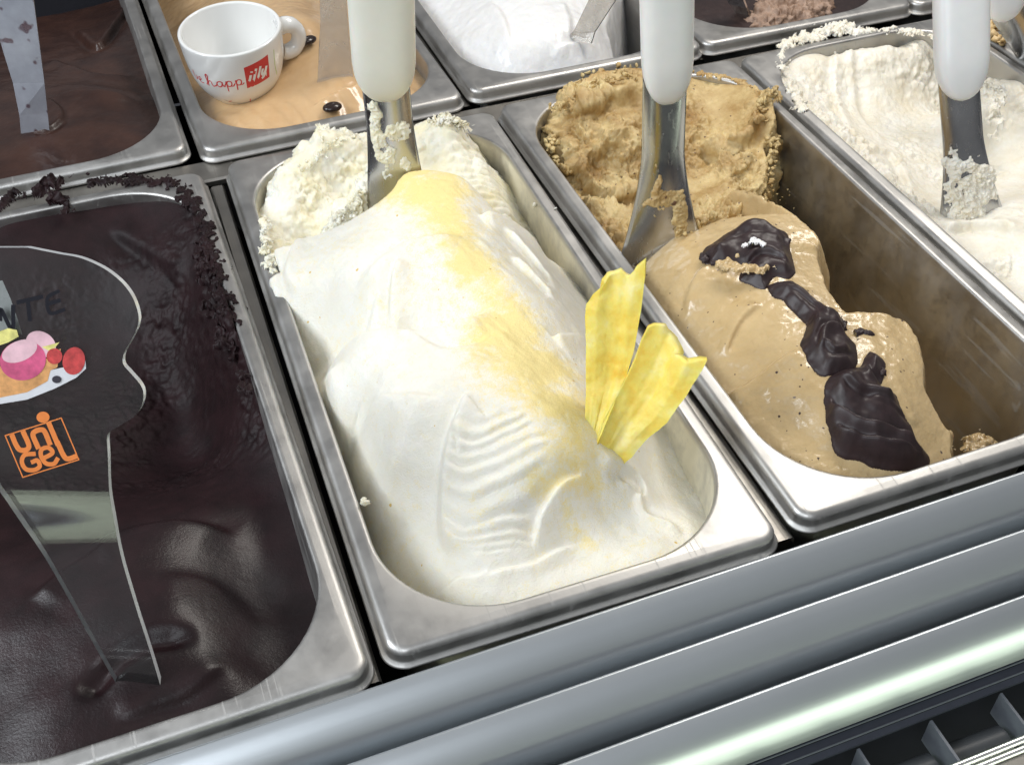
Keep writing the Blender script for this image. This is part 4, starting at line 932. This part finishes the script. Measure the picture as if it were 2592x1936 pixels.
flat_blade('clear_spatula', [((372.5,431.8,-6), (379.4,422.9,-6)), ((363.7,428,4), (372,418.5,4)), ((350.7,425,24), (361.6,417.6,24))], M['film'],
           'clear plastic spatula in the nearly black chocolate gelato')

# ------------------------------------------------------------------ dried pineapple slices
def coons(bottom, top, left, right, nu, nv):
    def rs(P, n):
        P = np.array(P, float); d = np.r_[0, np.cumsum(np.linalg.norm(np.diff(P, axis=0), axis=1))]; t = np.linspace(0, d[-1], n)
        return np.stack([np.interp(t, d, P[:, k]) for k in range(3)], 1)
    B, T, Lf, R = rs(bottom, nu), rs(top, nu), rs(left, nv), rs(right, nv)
    u = np.linspace(0, 1, nu)[:, None, None]; v = np.linspace(0, 1, nv)[None, :, None]
    return ((1-v)*B[:, None]+v*T[:, None]+(1-u)*Lf[None]+u*R[None]
            - ((1-u)*(1-v)*B[0]+u*(1-v)*B[-1]+(1-u)*v*T[0]+u*v*T[-1]))
def slice_(label, bottom, top, left, right, thick, bend, seed):
    nu, nv = 41, 81
    P = coons(bottom, top, left, right, nu, nv)
    du = np.gradient(P, axis=0); dv = np.gradient(P, axis=1); n = np.cross(du, dv); n /= np.linalg.norm(n, axis=2)[..., None]
    u = np.linspace(-1, 1, nu)[:, None]*np.ones((1, nv)); v = np.linspace(0, 1, nv)[None, :]*np.ones((nu, 1))
    w = bend*(u*u-.4)+1.2*fbm(P[..., 0], P[..., 1], P[..., 2], 15, 3, .5, seed)+.4*fbm(P[..., 0], P[..., 1], P[..., 2], 4, 2, .5, seed+2)
    w = w - 1.0*np.exp(-((u-.15+.3*v)/.22)**2)
    w = w + .12*fbm(u*30+0*v, v*3, 0*u, 2.2, 2, .5, seed+9)*np.clip(1-np.abs(u)**4, 0, 1)
    th = thick*(.55+.45*(1-np.abs(u)**6))*(1+.25*fbm(P[..., 0], P[..., 1], P[..., 2], 6, 2, .5, seed+5))
    A = P+n*w[..., None]; Bk = A-n*th[..., None]
    V = np.concatenate([A.reshape(-1, 3), Bk.reshape(-1, 3)]); m = nu*nv
    f0 = grid_faces(nu, nv); f1 = f0[:, ::-1]+m; rf = []
    for i in range(nu-1):
        for h in (0, nv-1): rf.append([i*nv+h, (i+1)*nv+h, (i+1)*nv+h+m, i*nv+h+m])
    for h in range(nv-1):
        for i in (0, nu-1): rf.append([i*nv+h, i*nv+h+1, i*nv+h+1+m, i*nv+h+m])
    o = part('pineapple_slice', V, np.concatenate([f0, f1, np.array(rf)]), M['pineapple'], None, label=label, cat='pineapple slice', group='dried pineapple slices')
    return o
slice_('taller narrow upright yellow dried pineapple slice in the white gelato',
    [(105.8,67.6,0), (109.1,62,0)], [(121.3,99.7,62), (124.6,97.7,67), (128.1,97.8,71), (131.2,96.6,73), (133.5,94.6,71), (135.8,93.3,75), (140.4,92.7,80)],
    [(105.8,67.6,0), (106.3,68.9,10), (113.9,86.2,25), (116.3,93.4,42), (117.2,97.8,52), (119.2,100.3,57), (121.3,99.7,62)],
    [(109.1,62,0), (108.6,62.7,9), (128.4,78.7,30), (132.7,81.5,42), (137,86.5,58), (139,89.4,72), (140.4,92.7,80)], 3.8, 1.2, 3.0)
slice_('shorter broad yellow dried pineapple slice leaning out to the right',
    [(107.3,64.7,-2), (118.2,60.6,-4)], [(139.1,83.3,52), (141.8,82.5,53), (145.2,80.2,53), (146.2,77.9,50), (144.2,69.6,46), (145.7,66.8,46), (147.6,62.9,46), (150.9,62.3,47), (155.4,60.8,48)],
    [(107.3,64.7,-2), (108.5,64.3,9), (116.2,72.5,16), (126.4,76.9,29), (131.7,79,39), (135.8,82.1,46), (139.1,83.3,52)],
    [(118.2,60.6,-4), (122.8,60.8,2), (130.4,60.3,10), (138.8,58,20), (146.2,59.4,30), (151.9,60.2,40), (155.4,60.8,48)], 4.2, 2.6, 8.0)

# ------------------------------------------------------------------ dark chocolate poured on the tan gelato
def dollop(outline, thick, wid, label, folds=(), seed=0, step=.5, lump=1.0):
    P = np.array([p[:2] for p in outline]); sp_ = smooth_path(np.vstack([P, P[:1]]), len(P)*4)[:-1]
    x0, y0 = sp_.min(0)-3; x1, y1 = sp_.max(0)+3
    nx, ny = int((x1-x0)/step)+1, int((y1-y0)/step)+1
    X, Y = np.meshgrid(np.linspace(x0, x1, nx), np.linspace(y0, y1, ny), indexing='ij')
    d = poly_sdf(X, Y, sp_)+.6*fbm(X, Y, 0*X, 5, 2, .5, seed)
    base = mound_C(X, Y)
    k = np.clip(d/wid, 0, 1); z = base+thick*(.35*np.sqrt(np.maximum(0, 1-(1-k)**2))+.65*sstep(0, 1, k))*(1+.5*fbm(X, Y, 0*X, 12, 2, .5, seed+11))
    z += lump*sstep(0, 5, d)*(1.2*fbm(X, Y, 0*X, 11, 2, .4, seed+1))
    for pth, amp, w, side in folds: z += sstep(0, 3, d)*fold(X, Y, pth, amp, w, .45, side, w*.6)
    z = np.where(d < 0, base-1.2+d*1.5, z)
    keep = d > -1.6; F = grid_faces(nx, ny); F = F[keep.ravel()[F].all(1)]
    used = np.zeros(nx*ny, bool); used[F.ravel()] = True; idx = np.cumsum(used)-1
    V = np.stack([X.ravel(), Y.ravel(), z.ravel()], 1)[used]
    c = V.mean(0)
    o = link('chocolate_topping', np_mesh('chocolate_topping', V-c, idx[F], M['glaze']), None, label, 'chocolate', 'dark chocolate poured on the tan gelato', loc=c)
    return o, base
d1, _ = dollop([(210.5,169.1,12), (215.8,174.1,12), (223.8,176.2,14), (237.5,181.4,15), (247.1,180.5,16), (252.8,176.5,16), (255.2,168.6,16), (257.3,162.1,15), (251.9,151.7,15), (249.3,142.3,15), (245.7,135.3,15), (239,132,15), (234,136.1,14), (226.3,130,14), (221.3,138.1,13), (219,143.9,13), (224.6,150.3,13), (221.2,154.1,13), (216.1,156.6,12), (211.7,160.8,12)], 6.0, 8, 'uppermost dark chocolate dollop on the tan gelato, next to the spatula',
    [([(213.3,164.3,14), (225.5,167.6,17), (239.1,166.3,18), (248.5,157.1,17)], 1.2, 6, -1), ([(225.1,149.8,15), (233.7,152.2,17), (240.2,147.8,16), (243.3,139.5,15)], 2.2, 4, 1)], 2, .5, 1.2)
d2, _ = dollop([(227.8,131.9,14), (235.1,132.4,14), (241.2,128.1,14), (242.8,119.7,14), (245.9,110.6,14), (248.8,104.9,14), (248.8,98,14), (247.1,91.8,14), (244,88.3,13), (245.4,80.4,13), (243,73.9,12), (237.6,67.3,11), (231.1,66.6,11), (225.4,66.8,10), (221,67.7,10), (218.9,72.7,10), (219.7,80.8,10), (221.4,89,11), (226.4,94.7,12), (230.8,100.7,13), (230.2,108.6,13), (228.8,115.3,13), (228.4,120.2,13), (227.1,125.4,13)], 5.2, 6, 'knotted middle strand of dark chocolate on the tan gelato',
    [([(232.3,123.7,14), (236.3,115.9,14), (239.6,105.3,14), (237.9,93.8,14)], 1.6, 4, 1), ([(223.9,78,11), (230.3,87.3,12), (237.4,89.3,13), (243.5,84,13)], 3.0, 4, -1), ([(227.7,80.9,11), (229.8,74.4,11), (240.1,75,12)], 2.2, 3.5, 1)], 5, .5, 1.8)
d3, _ = dollop([(218.5,61.7,9), (223.1,66.3,10), (231.1,67.8,10), (240.6,68.4,10), (245.4,72.5,11), (250.2,74.3,11), (253.6,68.1,10), (249.4,61,9), (244.3,55.8,8), (249.6,52.3,7), (249.6,48,6), (248.4,42.9,5), (250.6,36.5,3), (250.4,30.9,1), (253.1,25.7,-1), (251,21.2,-2), (246.3,19,-3), (235.6,20.6,-3), (226.1,24.4,-2), (218.6,30,0), (211.9,35.5,2), (212.4,44.5,4), (213.9,52.1,6)], 6.0, 8, 'largest and lowest dark chocolate swirl on the tan gelato, by the front rim',
    [([(218.5,58.8,8), (219.2,48.8,6), (226.5,39.3,4), (240.3,32.2,1), (251,25.2,-1)], 4.2, 6, -1), ([(213.8,46.8,5), (218.3,38.1,2), (229.5,30.3,0), (246.7,22.8,-2)], 3.6, 5, -1), ([(225.4,63.1,9), (229.4,54.7,8), (237.7,49.8,6), (246.7,44.9,5)], 2.4, 5, 1), ([(243.2,67.7,10), (242.1,61,9), (245.8,55.3,8)], 1.6, 4, -1)], 9, .5, .7)
smear(d2, M['glaze'], [(248.3,86.7,13), (254.1,85.7,12), (258,83.3,11)], 2.4, 1.0, 81, 4, .35)
smear(d2, M['glaze'], [(245.9,96.8,14), (248.2,93.5,13.5), (245.5,90.7,13)], 2.2, 1.2, 82, 3, .35)
smear(d1, M['glaze'], [(210.6,167.1,11.5), (212.3,159.6,11.5), (218.1,154.1,12)], 2.4, 1.2, 83, 4, .35)
smear(d3, M['glaze'], [(249.1,63.3,9.5), (249.7,60.9,9)], 2.2, 1.2, 84, 3, .35)
smear(d1, M['hazel'], [(213.4,150.3,16), (218.4,147.9,17.5), (221.9,142.5,17.5), (226.1,138.5,18), (232.1,138.9,18.5)], 3.6, 2.0, 85, 5, .35)
smear(d1, M['hazel'], [(219.4,152.1,18.5), (223.4,151.7,19.5)], 2.5, 1.2, 86, 4, .35)
smear(d1, M['fior'], [(228.4,156.4,20.3), (234.3,156.3,21), (237.4,151.8,20.5)], 2.2, .35, 87, 3, .3)

# ------------------------------------------------------------------ coffee beans
def bean(p, rx, ry, rz, yaw, label):
    us = np.linspace(0, math.pi, 15); vs = np.linspace(0, 2*math.pi, 24, endpoint=False); V = []
    for a in us:
        for b in vs:
            x, y, z = math.sin(a)*math.cos(b), math.sin(a)*math.sin(b), math.cos(a)
            g_ = .28*math.exp(-(y/.16)**2)*max(0, z)
            V.append((x*rx*math.cos(yaw)-y*ry*math.sin(yaw), x*rx*math.sin(yaw)+y*ry*math.cos(yaw), z*rz*(1-g_)))
    link('coffee_bean', np_mesh('coffee_bean', V, grid_faces(15, 24, False, True), M['bean']), None, label, 'coffee bean', 'coffee beans on the coffee gelato', loc=p)
bean((74.2,460.9,14), 6.2, 4.0, 2.6, .5, 'coffee bean to the right of the cup handle')
bean((73.5,398.4,-1), 6.2, 4.6, 2.8, .1, 'round coffee bean near the front rim of the coffee pan')
bean((113.3,453.3,0), 5.8, 4.2, 2.6, 1.2, 'coffee bean half hidden behind the cream spatula handle')

# ------------------------------------------------------------------ espresso cup
CC = np.array((25.1,451.4,36)); CR_, CH = 32.0, 47.0
tilt = Matrix.Rotation(math.radians(5), 3, 'X') @ Matrix.Rotation(math.radians(-2), 3, 'Y')
TM = np.array(tilt)
cup = thing('espresso_cup', CC-TM @ np.array([0, 0, CH]), 'white espresso cup with red lettering, sunk in the coffee gelato', 'cup')
PROF = [(0, .8), (12, .8), (15.5, .4), (17.5, 1.2), (19.5, 3.6), (23.5, 8.5), (27.2, 15), (29.6, 23), (31.0, 32), (31.8, 41), (32.0, 45.6), (31.6, 46.7), (30.6, 47), (29.6, 46.4), (29.3, 44), (28.6, 34), (27, 24), (23.8, 15), (19, 9), (12, 6), (0, 5.4)]
def prof_r(h):
    hs = [p[1] for p in PROF[3:11]]; rs = [p[0] for p in PROF[3:11]]; return float(np.interp(h, hs, rs))
def cup_pt(phi, h, off=0.0):
    r = prof_r(h)+off; return CC+TM @ np.array([r*math.sin(phi), -r*math.cos(phi), h-CH])
nn = 64; V = []
PS = smooth_path(PROF, 80)
for (r, h) in PS:
    for k in range(nn):
        q = 2*math.pi*k/nn; V.append(CC+TM @ np.array([max(r, .01)*math.cos(q), max(r, .01)*math.sin(q), h-CH]))
part('body', V, grid_faces(len(PS), nn, False, True), M['porcelain'], cup)
mb = MB(); pts = []
for k in range(17):
    q = math.radians(118-236*k/16); x = 31.0+8.8*math.cos(q)+3.2; z = 29+9.6*math.sin(q)
    ph = math.radians(8)
    pts.append(CC+TM @ np.array([x*math.cos(ph), x*math.sin(ph), z-CH]))
mb.tube(pts, [5.4]*5+[4.8]*7+[5.2]*5, 14); mb.build('handle', M['porcelain'], cup)
PHI0 = math.atan2(-(CC[0]-(-34.5)), CC[1]+242)   # side of the cup turned to the viewer
def ribbon(path, w, m, name, off, parent, closed=False):
    """a printed stroke: strip on the cup wall, path in (mm round the wall, height)"""
    P = smooth_path(path, max(12, 8*len(path))) if len(path) > 2 else np.array(path, float)
    T = np.gradient(P, axis=0); T /= np.linalg.norm(T, axis=1)[:, None]; Nn = np.c_[-T[:, 1], T[:, 0]]
    V = []
    for p, n_ in zip(P, Nn):
        for sg in (-1, 0, 1):
            q = p+n_*sg*w/2; V.append(cup_pt(PHI0+q[0]/30.0, q[1], off))
    part(name, V, grid_faces(len(P), 3), m, parent, smooth=False)
# red square with the slanted white word, then the red script to its left
SX, SY, SQ, SK = 11.6, 30.2, 16.4, .16
V = []
for i in range(9):
    for j in range(9):
        a, b = (i/8-.5)*SQ, (j/8-.5)*SQ
        V.append(cup_pt(PHI0+(SX+a+.02*b)/30.0, SY+b+SK*a, .10))
badge = part('red_badge', V, grid_faces(9, 9), M['print_red'], cup, smooth=False)
def B_(x, y):
    x *= 1.15; y *= 1.15
    return (SX+x+.30*y, SY+y+SK*x)
for k, pth in enumerate(([(-4.6, -2.6), (-4.4, 1.0)], [(-4.3, 2.4), (-4.25, 3.2)], [(-2.0, -3.0), (-1.8, 3.6)], [(.6, -3.0), (.8, 3.6)],
                         [(2.6, 1.2), (2.6, -1.2), (3.1, -2.4), (4.2, -2.2), (4.8, -.6), (5.0, 1.4)], [(5.0, 1.4), (4.9, -2.4), (4.4, -4.2), (3.2, -4.9)])):
    ribbon([B_(*p) for p in pth], 1.6, M['print_white'], 'letter_stroke', .16+.012*k, badge)
def S_(x, y):
    x = 2+(x-2)*1.1; y *= 1.15
    return (x, SY-2.6+y+SK*(x-SX)+.0022*(x-SX)**2)
strokes = []
def P_letter(x):      # script p
    strokes.append([S_(x-1.6, -.6), S_(x-.4, 1.2), S_(x+.1, 2.6), S_(x+.05, -1.5), S_(x-.1, -5.0)])
    strokes.append([S_(x+.1, 1.4), S_(x+1.2, 2.7), S_(x+2.6, 2.2), S_(x+2.9, .6), S_(x+2.0, -.8), S_(x+.7, -.7), S_(x+.2, .2)])
    strokes.append([S_(x+2.2, -.7), S_(x+3.4, -.9), S_(x+4.3, -.1)])
P_letter(-2.2); P_letter(-7.6)
strokes.append([S_(-10.0, 2.0), S_(-11.2, 2.7), S_(-12.8, 2.0), S_(-13.3, .6), S_(-12.6, -.8), S_(-11.2, -.8), S_(-10.3, .5), S_(-10.0, 2.3), S_(-9.9, .2), S_(-9.2, -.8), S_(-8.6, -.4)])
strokes.append([S_(-20.4, -.9), S_(-19.0, 1.6), S_(-17.9, 5.4), S_(-18.5, 6.6), S_(-19.2, 5.2), S_(-19.1, 1.5), S_(-19.0, -1.3)])
strokes.append([S_(-19.0, .4), S_(-17.8, 2.3), S_(-16.7, 2.0), S_(-16.5, .2), S_(-16.0, -1.0), S_(-14.6, -.6), S_(-13.4, .4)])
strokes.append([S_(-26.2, .4), S_(-24.4, 1.0), S_(-23.6, 2.2), S_(-24.4, 3.0), S_(-25.4, 2.0), S_(-25.2, .2), S_(-24.0, -.9), S_(-22.4, -.5)])
strokes.append([S_(-29.0, 5.5), S_(-29.4, 2.2), S_(-28.8, .2), S_(-27.4, .4), S_(-26.8, 1.8), S_(-27.4, 3.0)])
for k, st_ in enumerate(strokes): ribbon(st_, .75, M['print_red'], 'letter_stroke', .10+.012*(k % 4), cup)
ribbon([(-13, 9.2), (-6, 11.0), (0, 12.4), (3.2, 12.4), (4.2, 11), (4.4, 6), (4.4, 3)], .7, M['print_red'], 'line_ornament', .12, cup)
ribbon([(-18, 12), (-10, 8), (0, 5.8), (8, 5.6), (14, 6.4)], .45, M['print_dark'], 'line_ornament', .15, cup)
ribbon([(25.5, 40), (25.0, 33), (25.6, 26), (27.5, 20)], .5, M['print_green'], 'line_ornament', .12, cup)

# ------------------------------------------------------------------ clear flavour sign in the dark chocolate
sign = thing('flavour_sign', (-91,35.3,-8), 'clear cone-shaped plastic sign with orange logo and ice cream print', 'sign')
SR = np.array([(535, 60), (549, 130), (556, 170), (572, 210), (590, 240), (615, 268), (645, 288), (680, 299), (705, 297), (735, 283), (762, 268), (785, 266), (805, 282), (830, 303), (850, 310), (875, 306), (897, 292), (915, 265), (932, 238), (945, 231), (985, 233), (1060, 236), (1120, 246), (1200, 261), (1300, 290), (1400, 322), (1500, 352), (1628, 390)], float)
def axis_x(v): return 280+.4347*(v-1435) if v > 1060 else 117+.30*(v-1060)
vs = np.unique(np.r_[np.linspace(535, 960, 120), np.linspace(960, 1620, 90)])
SRs = smooth_path(SR, 200); xr_ = np.interp(vs, SRs[:, 0], SRs[:, 1]); ax_ = np.array([axis_x(v) for v in vs])
# the bent sheet of the sign: spine and a parallel line 300 units to its right, row by row
SV = [480, 560, 700, 850, 940, 990, 1015, 1040, 1065, 1090, 1115, 1140, 1165, 1190, 1220, 1280, 1350, 1420, 1500, 1628]
SA = np.array([[-87.47, 98.44, 151.13], [-90.77, 94.06, 140.43], [-96.86, 86.24, 121.18], [-103.55, 77.54, 99.8], [-107.66, 72.17, 86.57], [-110.06, 69.21, 79.1], [-111.21, 67.76, 75.24], [-112.5, 66.52, 71.16], [-113.82, 65.59, 66.71], [-115.37, 65.05, 61.82], [-116.92, 64.65, 56.8], [-118.47, 64.34, 51.59], [-120.05, 63.74, 46.5], [-121.44, 62.67, 41.93], [-123.01, 60.87, 36.85], [-126.15, 56.94, 26.92], [-129.84, 52.27, 15.17], [-133.55, 47.61, 3.09], [-138.03, 42.02, -10.95], [-145.19, 32.83, -34.0]])
SB = np.array([[-45.74, 82.62, 151.13], [-48.81, 78.13, 140.43], [-54.08, 70.16, 121.18], [-60.02, 61.23, 99.8], [-63.62, 55.78, 86.57], [-65.7, 52.62, 79.1], [-66.77, 51.15, 75.24], [-67.82, 49.87, 71.16], [-68.96, 48.89, 66.71], [-70.14, 48.31, 61.82], [-71.38, 47.71, 56.8], [-72.61, 47.28, 51.59], [-73.83, 46.59, 46.5], [-75.02, 45.43, 41.93], [-76.38, 43.62, 36.85], [-79.12, 39.54, 26.92], [-82.41, 34.73, 15.17], [-85.66, 29.86, 3.09], [-89.51, 24.2, -10.95], [-95.97, 14.7, -34.0]])
def sign_pt(x, v):
    w = np.clip(v+np.linspace(-30, 30, 13), SV[0]+.01, SV[-1]); w += v-w.mean()       # rounded bends
    a = np.array([np.interp(w, SV, SA[:, k]).mean() for k in range(3)]); b = np.array([np.interp(w, SV, SB[:, k]).mean() for k in range(3)])
    return a+(b-a)*x/300.0
SIGN_N = np.cross(SB[3]-SA[3], SA[1]-SA[5]); SIGN_N /= np.linalg.norm(SIGN_N)
SIGN_N *= np.sign(SIGN_N[2])
rows = []
for v, xr1, axx in zip(vs, xr_, ax_):
    xl = 2*axx-xr1
    for k in range(25): rows.append(sign_pt(xl+(xr1-xl)*k/24, v))
rows = np.array(rows).reshape(len(vs), 25, 3)
nrm = np.cross(np.gradient(rows, axis=1), np.gradient(rows, axis=0)); nrm /= np.linalg.norm(nrm, axis=2)[..., None]
nrm *= np.sign(nrm[..., 2:3])          # towards the viewer
TH = 2.6; m_ = len(vs)*25
Vv = np.concatenate([rows.reshape(-1, 3), (rows-nrm*TH).reshape(-1, 3)])
f0 = grid_faces(len(vs), 25)
part('plate', Vv, np.concatenate([f0, f0[:, ::-1]+m_]), M['acrylic'], sign)
rf = []
for i in range(len(vs)-1):
    for h in (0, 24): rf.append([i*25+h, (i+1)*25+h, (i+1)*25+h+m_, i*25+h+m_])
for h in range(24): rf.append([h, h+1, h+1+m_, h+m_])
ev = np.array(rf); used = np.unique(ev); mp_ = -np.ones(2*m_, int); mp_[used] = np.arange(len(used))
part('edge', Vv[used], mp_[ev], M['acrylic_edge'], sign)

def on_sign(x, v, lift): return np.array(sign_pt(x, v))+SIGN_N*lift
def decal(name, outline, m, lift, parent):
    P = [on_sign(x, v, lift) for x, v in outline]; c = np.mean(P, axis=0)
    me_faces = [list(range(len(P)))]
    return part(name, P, me_faces, m, parent, smooth=False)
def stroke(name, path, w, m, lift, parent):
    P = smooth_path(path, 8*len(path)) if len(path) > 2 else np.array(path, float)
    T = np.gradient(P, axis=0); T /= np.linalg.norm(T, axis=1)[:, None]; Nn = np.c_[-T[:, 1], T[:, 0]]; V = []
    P = P.copy(); P[0] -= T[0]*w*.3; P[-1] += T[-1]*w*.3
    for p, n_ in zip(P, Nn): V += [on_sign(*(p-n_*w/2), lift), on_sign(*(p+n_*w/2), lift)]
    return part(name, V, grid_faces(len(P), 2), m, parent, smooth=False)
# orange logo: square outline, dot, "uni" over "GeL"
logo = link('logo', None, sign)
O0 = np.array([12., 940.]); OX = np.array([121, -38.])/100; OY = np.array([38, 90.])/100     # logo axes in sign coordinates
def lg(x, y): return tuple(O0+OX*x+OY*y)
def lstroke(path, w): stroke('letter_stroke', [lg(*p) for p in path], w, M['orange'], .25+.01*(len(logo.children) % 7), logo)
for a, b in (((0, 0), (100, 0)), ((100, 0), (100, 100)), ((100, 100), (0, 100)), ((0, 100), (0, 0))): lstroke([a, b], 2.6)
decal('logo_dot', [lg(72+11*math.cos(q), -14+12.5*math.sin(q)) for q in np.linspace(0, 2*math.pi, 24, endpoint=False)], M['orange'], .3, logo)
lstroke([(11, 5), (11, 26), (14, 40), (24, 44), (31, 36), (31, 5)], 11)
lstroke([(44, 47), (44, 18), (50, 11), (60, 11), (65, 18), (65, 47)], 11)
lstroke([(77, 2), (77, 52)], 11)
lstroke([(34, 58), (18, 54), (9, 66), (10, 84), (22, 92), (34, 88), (34, 74), (25, 74)], 9.5)
lstroke([(44, 74), (63, 68), (60, 54), (48, 54), (43, 68), (46, 86), (58, 92), (67, 84)], 9.5)
lstroke([(78, 50), (79, 82), (84, 91), (98, 91)], 11)
# marker lettering
for pth in ([(2, 690), (4, 668), (28, 712), (30, 660)], [(40, 652), (92, 640)], [(62, 650), (66, 690)], [(128, 628), (106, 640), (104, 660), (112, 676), (140, 668)], [(106, 655), (130, 648)]):
    stroke('letter_stroke', pth, 9 if len(pth) < 5 else 8, M['marker'], .4+.012*len(sign.children), sign)
# printed ice cream: plate, cups, scoops, berries
def ell(cx, cy, rx, ry, rot=0, n=36, a0=0, a1=360):
    out = []
    for q in np.radians(np.linspace(a0, a1, n, endpoint=(a1-a0) < 360)):
        x, y = rx*math.cos(q), ry*math.sin(q); c, s = math.cos(math.radians(rot)), math.sin(math.radians(rot))
        out.append((cx+x*c-y*s, cy+x*s+y*c))
    return out
M['pr_pink'] = plain('print_pink', (.62, .10, .22), .5, 0, .35, 160); M['pr_pale'] = plain('print_pale_pink', (.78, .50, .56), .5, 0, .2, 160)
M['pr_red'] = plain('print_berry', (.55, .06, .06), .5, 0, .35, 400); M['pr_waffle'] = plain('print_waffle', (.68, .34, .13), .5, 0, .3, 300)
M['pr_plate'] = plain('print_plate', (.70, .70, .74), .5, 0, .05); M['pr_yellow'] = plain('print_yellow', (.72, .66, .22), .5, 0, .3, 300); M['pr_dark'] = plain('print_blueberry', (.04, .035, .05), .5)
pic = link('ice_cream_print', None, sign)
decal('printed_plate', [(-90, 900), (0, 872), (60, 862), (120, 838), (165, 815), (187, 795), (186, 778), (150, 790), (100, 800), (0, 830), (-90, 850)], M['pr_plate'], .30, pic)
decal('printed_cup', [(-60, 868), (0, 858), (60, 846), (104, 822), (118, 770), (60, 780), (0, 790), (-60, 800)], M['pr_waffle'], .36, pic)
decal('printed_cup', [(108, 800), (125, 792), (133, 752), (106, 760)], M['pr_waffle'], .39, pic)
decal('printed_scoop', ell(90, 742, 34, 26, 30), M['pr_pale'], .42, pic)
decal('printed_fruit', [(0, 715), (20, 708), (38, 712), (42, 726), (20, 738), (0, 745), (-20, 740)], M['pr_yellow'], .45, pic)
decal('printed_fruit', [(92, 748), (130, 738), (118, 752), (110, 758)], M['pr_yellow'], .46, pic)
decal('printed_scoop', ell(51, 777, 50, 43, -10, 40), M['pr_pink'], .48, pic)
decal('printed_scoop', ell(44, 757, 40, 22, -22, 30), M['pr_pale'], .51, pic)
decal('printed_berry', ell(119, 768, 17, 17), M['pr_red'], .50, pic)
decal('printed_berry', ell(161, 778, 24, 30, 12), M['pr_red'], .52, pic)
decal('printed_berry', ell(124, 818, 10, 8), M['pr_dark'], .54, pic)
decal('paper_tag', [(-60, 620), (-4, 610), (14, 650), (28, 690), (40, 728), (0, 720), (-60, 716)], M['paper'], -3.2, sign)
